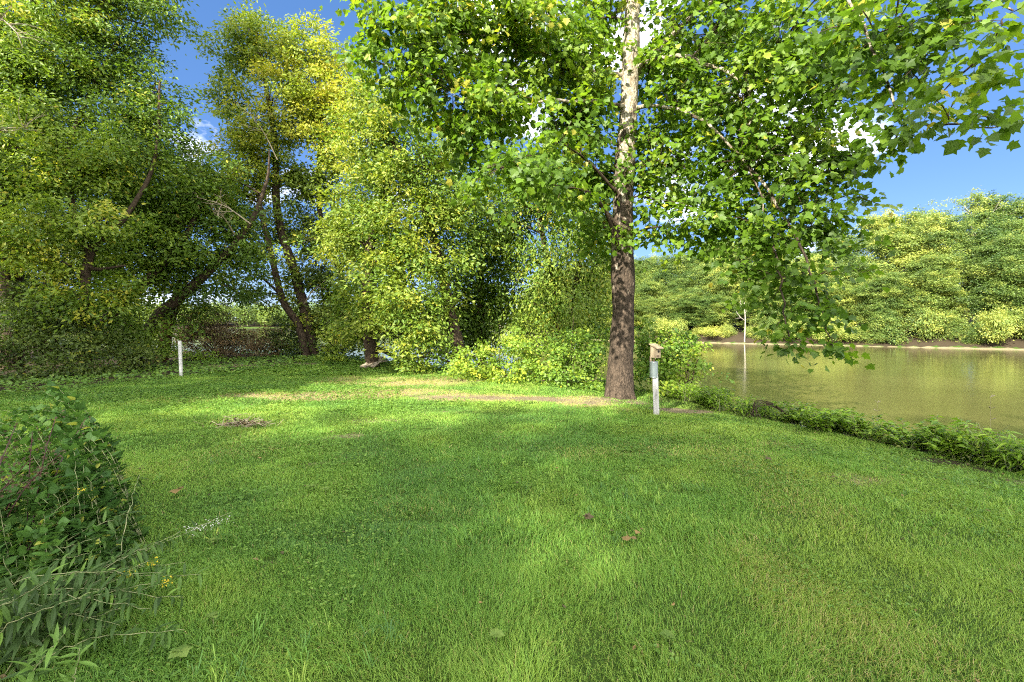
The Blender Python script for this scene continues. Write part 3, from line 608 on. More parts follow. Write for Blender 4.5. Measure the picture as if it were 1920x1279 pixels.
tree('forked_woodland_tree', 'woodland tree with a dark fork of two branches above the shaded shrubs at far left', 'tree',
     [([rise(158, 690, 15), P(160, 620, 15), P(160, 540, 15), P(168, 480, 15), P(200, 440, 15.1), P(240, 400, 15.2), P(290, 300, 15.6), P(300, 150, 16)], [.17, .15, .14, .13, .10, .08, .06, .03]),
      ([P(165, 500, 15), P(185, 505, 14.9), P(235, 498, 14.6)], [.07, .06, .03]),
      ([P(168, 480, 15), P(140, 400, 15.2), P(130, 280, 15.5), P(180, 150, 15.8), P(230, 60, 16)], [.1, .09, .07, .05, .03])],
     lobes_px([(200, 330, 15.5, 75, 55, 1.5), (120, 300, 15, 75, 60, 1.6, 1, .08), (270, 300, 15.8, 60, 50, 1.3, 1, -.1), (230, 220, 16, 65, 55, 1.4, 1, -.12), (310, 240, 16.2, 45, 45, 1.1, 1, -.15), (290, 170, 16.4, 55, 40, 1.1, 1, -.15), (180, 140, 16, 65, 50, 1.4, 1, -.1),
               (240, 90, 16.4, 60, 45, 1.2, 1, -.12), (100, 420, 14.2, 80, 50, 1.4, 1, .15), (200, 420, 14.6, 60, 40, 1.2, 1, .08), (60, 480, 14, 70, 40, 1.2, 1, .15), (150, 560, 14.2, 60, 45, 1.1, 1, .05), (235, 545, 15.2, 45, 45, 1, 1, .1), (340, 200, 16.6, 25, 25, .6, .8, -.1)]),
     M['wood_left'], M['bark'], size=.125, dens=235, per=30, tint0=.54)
tall_t = tree('tall_woodland_tree', 'tallest woodland tree at the left edge, small leaves reaching out under the sky', 'tree',
     [([rise(20, 700, 15.5), P(22, 560, 15.5), P(15, 400, 15.5), P(20, 200, 15.6), P(60, 20, 15.8), P(90, -200, 16)], [.34, .3, .26, .21, .16, .08]),
      ([P(20, 200, 15.6), P(110, 80, 15.8), P(190, 10, 16), P(280, -60, 16)], [.12, .1, .07, .03])],
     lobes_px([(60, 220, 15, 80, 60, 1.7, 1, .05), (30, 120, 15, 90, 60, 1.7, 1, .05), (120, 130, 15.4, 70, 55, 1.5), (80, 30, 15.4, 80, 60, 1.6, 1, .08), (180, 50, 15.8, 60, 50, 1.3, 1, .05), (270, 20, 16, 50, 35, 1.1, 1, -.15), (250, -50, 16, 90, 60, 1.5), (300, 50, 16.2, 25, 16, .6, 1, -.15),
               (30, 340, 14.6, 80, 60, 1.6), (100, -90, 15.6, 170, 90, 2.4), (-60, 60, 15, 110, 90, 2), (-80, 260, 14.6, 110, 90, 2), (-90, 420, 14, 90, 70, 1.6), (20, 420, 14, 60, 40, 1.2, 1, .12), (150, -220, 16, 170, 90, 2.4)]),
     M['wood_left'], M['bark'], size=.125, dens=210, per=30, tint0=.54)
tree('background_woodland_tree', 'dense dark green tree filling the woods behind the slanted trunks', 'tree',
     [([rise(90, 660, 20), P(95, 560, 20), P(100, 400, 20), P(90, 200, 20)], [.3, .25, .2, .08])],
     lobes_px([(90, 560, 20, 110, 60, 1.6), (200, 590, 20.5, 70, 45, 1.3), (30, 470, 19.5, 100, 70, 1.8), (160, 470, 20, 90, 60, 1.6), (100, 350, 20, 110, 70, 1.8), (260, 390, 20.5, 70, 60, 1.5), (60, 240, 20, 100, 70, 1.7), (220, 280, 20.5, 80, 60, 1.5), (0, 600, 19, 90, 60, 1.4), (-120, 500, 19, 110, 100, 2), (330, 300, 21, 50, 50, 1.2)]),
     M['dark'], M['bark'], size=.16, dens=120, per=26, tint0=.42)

# bare dead boughs that show pale against the leaves
def dead_bough(parent, a, e, n=9):
    w = MB(); a = np.array(a); e = np.array(e); l = np.linalg.norm(e - a); c = curve([a, (a + e) / 2 + [0, 0, .1 * l], e], 10); tube(w, c, np.linspace(.035, .008, 10), 5)
    for k in range(n):
        q = c[int(rng.integers(3, 10))]; d = nrm((e - a) / l + rng.normal(size=3) * .8) * l * rng.uniform(.15, .4)
        cc = curve([q, q + d * .5 + rng.normal(size=3) * .05, q + d], 5); tube(w, cc, np.linspace(.016, .005, 5), 4)
        for _ in range(2): g = cc[int(rng.integers(2, 5))]; tube(w, [g, g + nrm(d + rng.normal(size=3) * .3) * l * .12], [.008, .003], 3)
    w.build('dead_bough', M['stem_dry'], parent)
dead_bough(lean_t, P(470, 420, 18.0), P(370, 370, 17.0), 12); dead_bough(lean_t, P(440, 440, 18.0), P(400, 390, 17.0))
dead_bough(tall_t, P(-40, 270, 13.4), P(45, 240, 12.9)); dead_bough(tall_t, P(-30, 30, 13.4), P(40, 70, 12.9)); dead_bough(slim_t, P(520, 300, 20.0), P(470, 215, 19.4)); dead_bough(slim_t, P(570, 570, 20.4), P(600, 535, 19.9), 3)
# dead brown brush at the water's edge and the shrubs
def shrub(name, label, lobes, mat, shape=ROUND, size=.085, dens=1250, per=26, stem='bark', group=None, cat='shrub', n_st=6, tint0=.5, **kw):
    """thing > stems, foliage; stems fan from one root"""
    c0 = np.mean([l[0] for l in lobes], 0); x, y = c0[0], c0[1]
    b = np.array([x, y, float(gz(x, y))])
    t = thing(name, label, cat, b, group); w = MB(); f = MB(); TP = []; TR = []
    for l in lobes:
        for k in range(max(1, n_st // len(lobes))):
            e = l[0] + rng.normal(size=3) * l[1] * .4; s = b + np.array([rng.normal() * .12, rng.normal() * .12, -.05])
            g = float(gz(e[0], e[1])); e[2] = max(e[2], g + .1)
            pts = curve([s, (s + e) / 2 + np.array([0, 0, .2 * abs(e[2] - s[2]) + .05]), e], 7)
            rr = np.linspace(.022, .006, 7); tube(w, pts, rr, 5); TP.append(pts); TR.append(rr)
    kw.setdefault('minz', .03)
    foliage(f, w, np.concatenate(TP), np.concatenate(TR), lobes, shape, size, dens, kw.pop('spray_r', .2), per, tint0=tint0, twigs=.08, **kw)
    w.build('stems', M[stem], t, smooth=True); f.build('foliage', M[mat], t)
    return t
shrub('dead_brush', 'heap of dry brown dead brush at the far end of the lawn',
      lobes_px([(420, 640, 20.5, 60, 34, 1.0), (475, 648, 20.5, 50, 28, .9), (375, 622, 20.8, 40, 42, .9), (400, 585, 21, 34, 34, .7, .5), (340, 632, 20.6, 34, 34, .7, .8), (440, 598, 20.9, 26, 30, .6, .35), (495, 622, 20.6, 26, 24, .6, .5), (355, 596, 20.9, 24, 24, .6, .5)]),
      'brown_leaf', SIMPLE, .09, 1050, 24, 'stem_dry', n_st=40, tint0=.48, cat='brush')
for nm, lab, lb, mt, t0 in (
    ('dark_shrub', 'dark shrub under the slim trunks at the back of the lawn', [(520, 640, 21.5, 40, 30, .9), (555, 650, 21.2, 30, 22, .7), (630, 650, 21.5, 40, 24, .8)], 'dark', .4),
    ('low_green_bush', 'low bright green bush to the right of the white post base', [(385, 668, 19.2, 35, 14, .6), (350, 672, 19, 22, 12, .5)], 'bank', .4),
    ('roadside_bush', 'leafy bush at the foot of the slim trunked tree beside the board pile', [(600, 678, 18.8, 50, 9, .6), (625, 670, 18.8, 35, 14, .6), (560, 678, 19.2, 40, 7, .5)], 'bush', .45),
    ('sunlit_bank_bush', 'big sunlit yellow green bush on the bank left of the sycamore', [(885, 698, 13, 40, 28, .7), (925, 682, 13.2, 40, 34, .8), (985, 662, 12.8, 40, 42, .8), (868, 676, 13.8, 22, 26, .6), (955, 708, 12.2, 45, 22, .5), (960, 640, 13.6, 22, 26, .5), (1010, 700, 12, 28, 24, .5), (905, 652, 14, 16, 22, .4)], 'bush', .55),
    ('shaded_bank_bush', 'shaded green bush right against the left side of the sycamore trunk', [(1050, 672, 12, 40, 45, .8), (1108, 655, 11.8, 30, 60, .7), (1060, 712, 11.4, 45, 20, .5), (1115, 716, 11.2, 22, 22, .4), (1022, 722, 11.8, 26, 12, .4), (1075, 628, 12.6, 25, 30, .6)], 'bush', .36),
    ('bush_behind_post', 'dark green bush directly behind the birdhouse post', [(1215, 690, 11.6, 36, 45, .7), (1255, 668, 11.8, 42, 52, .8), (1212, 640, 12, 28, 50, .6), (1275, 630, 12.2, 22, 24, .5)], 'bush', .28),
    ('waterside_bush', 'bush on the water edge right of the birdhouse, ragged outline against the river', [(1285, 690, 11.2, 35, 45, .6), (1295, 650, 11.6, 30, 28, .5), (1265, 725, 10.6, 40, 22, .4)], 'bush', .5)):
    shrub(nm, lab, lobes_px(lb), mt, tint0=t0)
for k, (lab, lb, mt, t0) in enumerate((
    ('dark understory shrub at the left edge under the tall woodland tree', [(20, 640, 13.5, 70, 45, .9), (60, 690, 13, 60, 25, .7)], 'dark', .4),
    ('dark understory shrub in front of the forked woodland trunk', [(140, 650, 14, 55, 40, .9), (170, 685, 13.6, 50, 22, .7)], 'dark', .45),
    ('shaded understory shrub at the foot of the leaning dark trunk', [(240, 660, 15, 50, 28, .8), (215, 640, 15.4, 40, 30, .8), (280, 672, 15.6, 30, 14, .6)], 'dark', .5),
    ('tall shaded shrub filling the left edge above the understory', [(40, 570, 14.5, 70, 45, 1.0), (110, 600, 14.5, 60, 40, 1.0)], 'dark', .42),
    ('low lit shrub between the leaning trunk and the white post', [(300, 650, 17, 30, 24, .7), (280, 640, 17.5, 30, 24, .7)], 'bush', .4),
    ('shaded shrub beyond the left frame edge of the woods', [(-90, 640, 12.5, 80, 60, 1.0), (-60, 720, 11.5, 50, 30, .8)], 'dark', .4))):
    shrub('understory_shrub', lab, lobes_px(lb), mt, SIMPLE, .12, 900, tint0=t0, group='shrubs under the woods', spray_r=.3)

# ------------------------------------------------------------------ the far bank
ORD = ['first', 'second', 'third', 'fourth', 'fifth', 'sixth', 'seventh', 'eighth', 'ninth', 'tenth', 'eleventh', 'twelfth', 'thirteenth', 'fourteenth', 'fifteenth', 'sixteenth', 'seventeenth', 'eighteenth', 'nineteenth', 'twentieth', 'twenty-first', 'twenty-second', 'twenty-third', 'twenty-fourth']
def proto_tree(name, H, W, nl, seed, tint0, size=.2, dens=58, shape=SIMPLE, low=.18):
    global rng
    keep = rng; rng = np.random.default_rng(seed)
    lobes = []; nl = int(nl * 2)
    for k in range(nl):
        h = low + (1 - low) * (k + .5) / nl; w = W * (1 - abs(h - .5) ** 1.6 * 1.7) * (.55 + .45 * rng.random())
        a = k * 2.4 + rng.normal() * .4; rr = w * rng.uniform(.35, .85)
        lobes.append((np.array([math.cos(a) * rr, math.sin(a) * rr, h * H * .96]), np.array([1, 1, .85]) * W * (.24 + .15 * rng.random()), 1.0, rng.normal() * .17))
    t = tree(name, 'proto', 'tree', [([np.array([0, 0, -.4]), np.array([.1, .1, H * .3]), np.array([-.15, .1, H * .6]), np.array([0, 0, H * .93])], [.3, .24, .17, .04])], lobes, M['far'], M['bark'],
             shape=shape, size=size, dens=dens, per=22, spray_r=.5, thick=3.4, tint0=tint0, twigs=.06, sides=7, shell=.4, flat=.65, droop=.25, up=.3)
    rng = keep; return t
protos = [proto_tree('broad_tree', 15, 4.6, 22, 101, .5), proto_tree('round_tree', 13, 4.4, 20, 102, .4), proto_tree('tall_tree', 17, 4.0, 24, 103, .45),
          proto_tree('spreading_tree', 12, 4.8, 18, 104, .55), proto_tree('yellow_crowned_tree', 15, 3.9, 20, 105, .85)]
kinds = ['broad olive', 'rounded green', 'tall slender', 'wide spreading', 'golden yellow']
bank_path = [(118, 16), (90, 36), (61, 56.6), (46, 66.5), (31, 76), (16, 89), (6, 113), (-2, 150), (-2, 200)]
bp_ = np.array(bank_path, float); seg = np.concatenate([[0], np.cumsum(np.hypot(*np.diff(bp_, axis=0).T))])
def along(s, off):
    x = np.interp(s, seg, bp_[:, 0]); y = np.interp(s, seg, bp_[:, 1]); e = .5
    tx = np.interp(s + e, seg, bp_[:, 0]) - x; ty = np.interp(s + e, seg, bp_[:, 1]) - y; l = math.hypot(tx, ty) or 1
    return x + ty / l * off, y - tx / l * off
used = set(); PH = [15, 13, 17, 12, 15]
fr = np.random.default_rng(77)
def skyline(u): return np.interp(u, [1000, 1200, 1350, 1528, 1618, 1675, 1725, 1824, 1888, 2100], [505, 480, 462, 447, 418, 400, 382, 362, 364, 372])
for row, (off, step, rowname, dv) in enumerate(((4.0, 5.6, 'front row', 95), (9.5, 5.8, 'middle row', 38), (16, 6.2, 'back row', 4))):
    s = 47.0 + row; k = 0
    while s < seg[-1] - 3 and k < 24:
        pk = int(fr.choice(5, p=[.29, .26, .21, .2, .04])); x, y = along(s + fr.uniform(-1, 1), off + fr.uniform(-1.3, 1.3)); z = float(gz(x, y))
        u = 960 + F * x / y; H = CH - (skyline(u) + dv + fr.uniform(-12, 22) - HZ) / F * y - z; q = float(np.clip(H / PH[pk], .45, 1.6)); w_ = q * fr.uniform(1.0, 1.25) if q > .8 else fr.uniform(.85, 1.05)
        lab = f'{kinds[pk]} tree, {ORD[k]} from the right in the {rowname} across the river'
        rz = fr.uniform(0, 6.28); sc = (w_, w_, q)
        if pk not in used:
            used.add(pk); o = protos[pk]; o.location = (x, y, z); o.rotation_euler = (0, 0, rz); o.scale = sc; o['label'] = lab; o['group'] = 'trees on the far bank'
        else: dup(protos[pk], (x, y, z), rz, sc, lab, 'trees on the far bank')
        s += step * fr.uniform(.85, 1.15) * (1 if s < 135 else 1.6); k += 1
for k in range(5):
    if k not in used: protos[k].location = (150 + 8 * k, 30, 3); protos[k]['label'] = kinds[k] + ' tree on the far bank beyond the right edge'
# shrubs spilling over the far shore
def proto_bush(name, W, H, seed, tint0):
    global rng
    keep = rng; rng = np.random.default_rng(seed)
    t = thing(name, 'proto', 'shrub', (0, 0, 0)); w = MB(); f = MB()
    lobes = [(np.array([rng.normal() * W * .4, rng.normal() * W * .3, H * rng.uniform(.3, .75)]), np.array([W * .5, W * .45, H * .4]), 1, rng.normal() * .08) for k in range(5)]
    tp = np.array([[0, 0, -.1], [0, 0, .3], [.1, 0, .6]]); foliage(f, w, tp, np.array([.06, .05, .04]), lobes, SIMPLE, .17, 420, .35, 26, tint0=tint0, twigs=.05, flat=.6)
    w.build('stems', M['bark'], t); f.build('foliage', M['far'], t); rng = keep; return t
pb = [proto_bush('bank_shrub', 2.4, 2.6, 201, .62), proto_bush('bank_shrub', 2.8, 2.0, 202, .72), proto_bush('bank_shrub', 2.0, 3.4, 203, .5)]
s = 58; k = 0; ub = set(); bk = ['rounded', 'low spreading', 'tall']
while s < 150 and k < 24:
    a = int(rng.integers(3)); x, y = along(s, .35 + rng.uniform(-.4, .9)); q = rng.uniform(.6, 1.4)
    lab = f'{bk[a]} sunlit shrub on the far shoreline, {ORD[k]} from the right along the water'
    if a not in ub: ub.add(a); o = pb[a]; o.location = (x, y, float(gz(x, y))); o['label'] = lab; o['group'] = 'shrubs along the far shore'; o.scale = (q, q, q)
    else: dup(pb[a], (x, y, float(gz(x, y)) - .1), rng.uniform(0, 6.28), (q, q, q * rng.uniform(.7, 1.7)), lab, 'shrubs along the far shore')
    s += rng.uniform(2.2, 3.6); k += 1
# bare dead snag and the pale trunk seen on the far bank
def snag(name, lab, x, y, H, r, nb, mat):
    b = np.array([x, y, float(gz(x, y))]); t = thing(name, lab, 'tree', b); w = MB(); br = MB()
    c = curve([b, b + [.1, 0, H * .5], b + [-.1, .1, H]], 14); tube(w, c, np.linspace(r, r * .3, 14), 8, wob=.1)
    for k in range(nb):
        q = c[int(rng.integers(6, 13))]; a = rng.uniform(0, 6.28); l = rng.uniform(.12, .24) * H
        d = np.array([math.cos(a), math.sin(a), rng.uniform(.6, 1.6)]); d /= np.linalg.norm(d)
        e = q + d * l; bb = curve([q, (q + e) / 2 + rng.normal(size=3) * .1, e + [0, 0, .3]], 6); tube(br, bb, np.linspace(r * .3, .02, 6), 5)
        for _ in range(3):
            g = bb[int(rng.integers(2, 6))]; tube(br, [g, g + nrm(d + rng.normal(size=3) * .6) * l * .45], [.03, .012], 4)
        br.build('branch', mat, t, smooth=True); br = MB()
    w.build('trunk', mat, t, smooth=True)
    return t
x, y = P(1845, 0, 68)[:2]; snag('dead_snag', 'bare pale grey dead tree rising among the far bank crowns near the right edge', x, y, 16.5, .24, 18, M['bark_pale'])
x, y = P(1396, 0, 71.5)[:2]; snag('pale_trunk_tree', 'slim whitish bare trunk at the far waterline, mirrored in the river', x, y, 7.5, .10, 3, M['bark_pale'])
# wooded shore beyond the open water on the left: reads as one mass
mb = MB()
for _ in range(190):
    x = rng.uniform(-330, -8); y = np.interp(x, [-800, -200, -80, -6], [260, 300, 318, 330]) + rng.uniform(-1, 30); z = float(gz(x, y)); H = rng.uniform(11, 17)
    n = 420; d = rand_dir(n) * (rng.random((n, 1)) ** .4); pos = np.array([x, y, z + H * .52]) + d * np.array([5.5, 5.5, H * .5])
    leaves(mb, SIMPLE, pos, rng.normal(size=(n, 3)), rng.normal(size=(n, 3)) * .6 + [0, 0, .7], 1.5, np.clip(.4 + rng.normal() * .1 + rng.normal(0, .12, n), 0, .9))
fw = mb.build('far_woodland', M['far']); fw['kind'] = 'stuff'

# ------------------------------------------------------------------ weeds along the near bank (right)
def proto_weed(name, shape, size, H, spread, n_stem, n_leaf, mat, seed, tint0=.5, stem='stem', lean=.4):
    """thing > stems, foliage"""
    global rng
    keep = rng; rng = np.random.default_rng(seed)
    t = thing(name, 'proto', 'plant', (0, 0, 0)); w = MB(); f = MB()
    for s in range(n_stem):
        a = rng.uniform(0, 6.28); b = np.array([rng.normal() * .06, rng.normal() * .06, -.03])
        h = H * rng.uniform(.55, 1.1); l = spread * rng.uniform(.3, 1)
        e = b + np.array([math.cos(a) * l, math.sin(a) * l, h]); c = curve([b, b + (e - b) * .45 + [0, 0, .18 * h], e], 8)
        tube(w, c, np.linspace(.006, .002, 8), 4, cap=False)
        k = rng.poisson(n_leaf); q = rng.uniform(.2, 1, k); i0 = np.clip((q * 7).astype(int), 0, 6)
        pos = c[i0] + (c[i0 + 1] - c[i0]) * rng.random((k, 1)); an = rng.uniform(0, 6.28, k)
        ax = np.stack([np.cos(an), np.sin(an), rng.uniform(-.35, .35, k)], -1)
        nn = np.array([0, 0, 1.0]) + rng.normal(size=(k, 3)) * .35
        leaves(f, shape, pos, ax, nn, size * rng.uniform(.6, 1.25, k), np.clip(tint0 + rng.normal() * .1 + rng.normal(0, .12, k), 0, .95))
    w.build('stems', M[stem], t); f.build('foliage', M[mat], t); rng = keep; return t
wp = [proto_weed('bank_weed', OVATE, .11, .55, .5, 20, 15, 'bank', 301, .5), proto_weed('bank_weed', ROUND, .09, .42, .5, 18, 14, 'bank', 302, .52),
      proto_weed('bank_weed', LANCE, .17, .6, .4, 14, 12, 'bank', 303, .5), proto_weed('bank_weed', OVATE, .08, .34, .5, 16, 14, 'bush', 304, .4)]
wk = ['broad leaved', 'round leaved', 'narrow leaved', 'small leaved']
edge_pts = np.array([(8.0, -2), (7.05, 1.5), (6.2, 4.4), (5.15, 6.7), (4.3, 8.7), (3.75, 10.4), (3.4, 11.6)]); es = np.concatenate([[0], np.cumsum(np.hypot(*np.diff(edge_pts, axis=0).T))])
s = 2.4; k = 0; uw = set()
while s < es[-1] and k < 144:
    a = int(rng.choice(4, p=[.4, .2, .2, .2])); x = np.interp(s, es, edge_pts[:, 0]) + rng.uniform(-.25, .75); y = np.interp(s, es, edge_pts[:, 1]) + rng.uniform(-.1, .4)
    q = rng.uniform(.38, .85) * (1.25 if rng.random() < .12 else 1); nrow = ORD[k % 24]; lab = f'{wk[a]} green weed clump on the river bank edge, number {k + 1} counted from the right'
    lab = f'{wk[a]} weed, {ORD[k % 24]} clump from the right on the {["nearest", "next", "middle", "farther", "farthest", "last"][k // 24]} stretch of bank'
    if a not in uw: uw.add(a); o = wp[a]; o.location = (x, y, float(gz(x, y))); o.rotation_euler = (0, 0, rng.uniform(0, 6)); o.scale = (q, q, q); o['label'] = lab; o['group'] = 'weeds along the river bank'
    else: dup(wp[a], (x, y, float(gz(x, y))), rng.uniform(0, 6.28), (q, q, q), lab, 'weeds along the river bank')
    s += rng.uniform(.05, .10); k += 1
# two thin seed stalks rising from the bank
for lab, u, v0, v1, Y in (('tall thin seed stalk on the bank near the right edge of the lawn', 1853, 850, 745, 6.2), ('short thin seed stalk in front of the open river water', 1641, 800, 755, 7.6)):
    b = P(u, v0, Y); t = thing('seed_stalk', lab, 'plant', b, None); w = MB(); e = P(u + 4, v1, Y)
    g = b.copy(); g[2] = float(gz(b[0], b[1])); c = curve([g, (g + e) / 2 + [.01, 0, 0], e], 10); tube(w, c, np.linspace(.0028, .0012, 10), 4)
    sd = MB()
    for i in range(5, 10):
        for _ in range(3):
            a = rng.uniform(0, 6.28); tube(sd, [c[i], c[i] + np.array([math.cos(a) * .05, math.sin(a) * .05, .03])], [.002, .004], 4)
    w.build('stem', M['stem_dry'], t); sd.build('seed_heads', M['stem_dry'], t)
# bent old wire and root hoop lying on the bank
b = gpt(1440, 778, .05); t = thing('root_hoop', 'dark woody hoop arching out of the bank weeds above the water', 'root', b); w = MB()
for k in range(7):
    c = curve([b + [-.32 + .02 * k, .1 * rng.normal(), 0], b + [-.12, .1 + .02 * k, .17 + .012 * k], b + [.15, .1, .17 + .01 * k], b + [.36, .05 * rng.normal(), .02]], 12); tube(w, c, .006, 4)
w.build('hoop', M['bark'], t)

# ------------------------------------------------------------------ foreground weeds at the lower left
def stem_plant(name, lab, base, tip, n_leaf, shape, size, mat, stem='stem', r=.006, bow=.15, droop=.3, tint0=.5, group=None, flower=None, start=.15, wid=1.0, stems=1, jit=.12):
    """one arching stem with leaves all along it: thing > stem, leaves[, flower_head]"""
    base = np.array(base, float); tip = np.array(tip, float); l = np.linalg.norm(tip - base)
    base[2] = float(gz(base[0], base[1])) - .02
    t = thing(name, lab, 'plant', base, group); w = MB(); f = MB()
    tip0 = tip
    for _k in range(stems):
        if _k: tip = tip0 + rng.normal(size=3) * np.array([jit, jit, jit * .9])
        c = curve([base, base + (tip - base) * .45 + np.array([0, 0, bow * l]), tip], 24); c[1:-1] += rng.normal(size=(22, 3)) * .004
        tube(w, c, np.linspace(r, r * .3, 24), 6, cap=False)
        q = np.sort(rng.uniform(start, 1, n_leaf)); i0 = np.clip((q * 23).astype(int), 0, 22); pos = c[i0] + (c[i0 + 1] - c[i0]) * rng.random((n_leaf, 1))
        tg = nrm(c[i0 + 1] - c[i0]); an = np.arange(n_leaf) * 2.4 + rng.normal(0, .3, n_leaf)
        e1 = nrm(np.cross(tg, np.array([0, 0, 1.0]) + .01)); e2 = np.cross(tg, e1)
        ax = e1 * np.cos(an)[:, None] + e2 * np.sin(an)[:, None] + tg * .45; ax[:, 2] -= droop
        nn = np.array([0, 0, 1.0]) + tg * .3 + rng.normal(size=(n_leaf, 3)) * .3
        leaves(f, shape, pos, ax, nn, size * rng.uniform(.55, 1.2, n_leaf) * (1 - .35 * q), np.where(rng.random(n_leaf) < .03, .97, np.clip(tint0 + rng.normal() * .12 + rng.normal(0, .14, n_leaf), 0, .9)), wid)
    tip = tip0
    w.build('stem', M[stem], t, smooth=True); f.build('leaves', M[mat], t)
    if flower:
        fm, n, rad, fs = flower; g = MB(); d = rng.normal(size=(n, 3)) * np.array([1, 1, .5]) * rad + tip
        leaves(g, ROUND, d, rng.normal(size=(n, 3)), rng.normal(size=(n, 3)) * .4 + [0, 0, 1.0], fs, rng.random(n)); g.build('flower_head', M[fm], t)
    return t
G = 'weeds in the lower left corner'
lance = [((-2.9, 2.15), P(345, 1120, 2.25), 46, 'long leaning lance leaved stem at the bottom left, tip furthest out over the grass'),
         ((-2.8, 2.35), P(255, 1070, 2.4), 44, 'lance leaved stem leaning right just above the longest leaning stem'),
         ((-2.9, 2.5), P(200, 1000, 2.6), 42, 'lance leaved stem arching over the middle of the lower left weeds'),
         ((-2.6, 2.0), P(150, 1130, 2.1), 40, 'lance leaved stem close to the bottom left corner with brownish lower leaves'),
         ((-2.5, 1.9), P(90, 1090, 2.0), 36, 'leafy lance stem at the left frame edge near the bottom'),
         ((-2.4, 2.2), P(310, 1010, 2.6), 36, 'lance leaved shoot with drooping leaves below the white flowers'),
         ((-2.2, 2.5), P(262, 890, 2.9), 46, 'dark nodding shoot tip curling over the lawn, highest lance shoot'),
         ((-2.3, 2.05), P(230, 1140, 2.2), 40, 'grey green lance leaved stem between the bottom corner and the yellow flowers'),
         ((-2.6, 2.7), P(120, 960, 2.8), 36, 'lance leaved stem rising behind the broad leaved weeds'),
         ((-1.95, 1.75), P(120, 1190, 1.8), 26, 'fresh green lance leaved rosette at the very bottom left'),
         ((-1.75, 1.8), P(150, 1215, 1.85), 24, 'small fresh green lance shoot beside the bottom left rosette')]
for k, ((bx, by), tp, nl, lab) in enumerate(lance):
    stem_plant('lance_weed', lab, (bx, by, 0), tp, nl + 16, LANCE, .112 if k < 9 and k != 6 else .10, 'lance', stems=1 if k in (6, 9, 10) else 4, jit=.13, r=.0035, bow=.16, droop=.45 if k < 9 else .0, tint0=[.45, .5, .4, .35, .45, .5, .15, .55, .45, .85, .8][k], group=G, wid=1.15)
ov = [(-2.55, 3.0, 60, 830), (-2.75, 3.2, 30, 760), (-2.5, 3.4, 110, 770), (-2.9, 3.6, 90, 735), (-3.2, 3.9, 60, 720), (-2.9, 3.8, 150, 760), (-2.4, 2.8, 90, 850), (-2.7, 2.7, 30, 880), (-2.3, 2.9, 150, 850), (-2.2, 2.7, 170, 930), (-2.5, 2.6, 60, 950),
      (-2.1, 2.6, 200, 960), (-2.6, 3.3, 130, 810), (-2.9, 3.0, -20, 820), (-3.1, 3.4, 0, 740), (-2.4, 3.1, 190, 880), (-2.3, 2.5, 100, 1000), (-3.4, 4.2, 120, 740)]
posw = ['against the left frame edge', 'beside the dark red stems', 'below the yellowed leaves', 'at the top of the weed patch', 'highest and furthest back', 'at the top right of the weed patch', 'in the middle of the weed patch', 'low at the left frame edge', 'at the lawn side of the weed patch', 'next to the yellow flowers',
        'just above the lance leaved stems', 'reaching out beside the nodding shoot', 'behind the middle of the weed patch', 'half cut by the left frame edge', 'tall at the left frame edge', 'leaning onto the lawn', 'low among the lance leaved stems', 'furthest back next to the mown lawn']
for k, (bx, by, u, v) in enumerate(ov):
    stem_plant('broadleaf_weed', 'broad leaved green weed ' + posw[k], (bx - .15, by - .1, 0), P(u - 30, v + 48, by + .12), 70, OVATE, .078, 'weed', r=.0024, bow=.3, droop=.1, tint0=.26 + .2 * rng.normal(), group=G, stems=5, jit=.17, start=.05, wid=1.45)
for k, (u, v, Y, lab) in enumerate(((50, 790, 2.9, 'dark red seed stem crossing the left edge weeds, upper one'), (25, 850, 2.8, 'dark red seed stem at the left edge, lower one'), (110, 750, 3.2, 'dark red branched stem near the weed patch top'))):
    b = np.array([-3.1, Y - .3, 0]); t = thing('red_stem_weed', lab, 'plant', b, G); w = MB(); f = MB()
    for q in range(3):
        e = P(u + rng.normal() * 30, v + 30 + rng.normal() * 25, Y + rng.normal() * .1); c = curve([b, (b + e) / 2 + [0, 0, .15], e], 10); tube(w, c, np.linspace(.0045, .002, 10), 5)
        n = 40; i0 = rng.integers(4, 10, n); leaves(f, ROUND, c[i0] + rng.normal(size=(n, 3)) * .02, rng.normal(size=(n, 3)), rng.normal(size=(n, 3)), .018, rng.random(n) * .4)
    w.build('stem', M['stem_red'], t); f.build('leaves', M['brown_leaf'], t)  # the round leaf pieces here stand for dark berries
for k, (u, v, Y, lab) in enumerate(((155, 918, 2.75, 'goldenrod with a small yellow flower tuft above the lance leaved stems'), (240, 1078, 2.3, 'goldenrod with a yellow tuft low among the lance leaves'), (312, 1090, 2.35, 'goldenrod with yellow tuft nearest the open lawn'), (285, 1055, 2.45, 'goldenrod with a faded brownish yellow head'))):
    e = P(u, v, Y); stem_plant('goldenrod', lab, (e[0] - .35, Y - .1, 0), e, 22, LANCE, .075, 'weed', r=.003, bow=.2, group=G, flower=('yflower', 24, .018, .010))
for k, (u, v, lab) in enumerate(((365, 990, 'white flowering plant at the edge of the weeds, left one of three'), (388, 985, 'white flowering plant at the edge of the weeds, middle one of three'), (412, 978, 'white flowering plant at the edge of the weeds, right one of three'))):
    e = P(u, v, 3.25); stem_plant('white_flower', lab, (e[0] - .06, 3.3, 0), e, 14, LANCE, .07, 'weed', r=.003, bow=.1, flower=('petal', 46, .030, .011), group='white flowers beside the weeds')

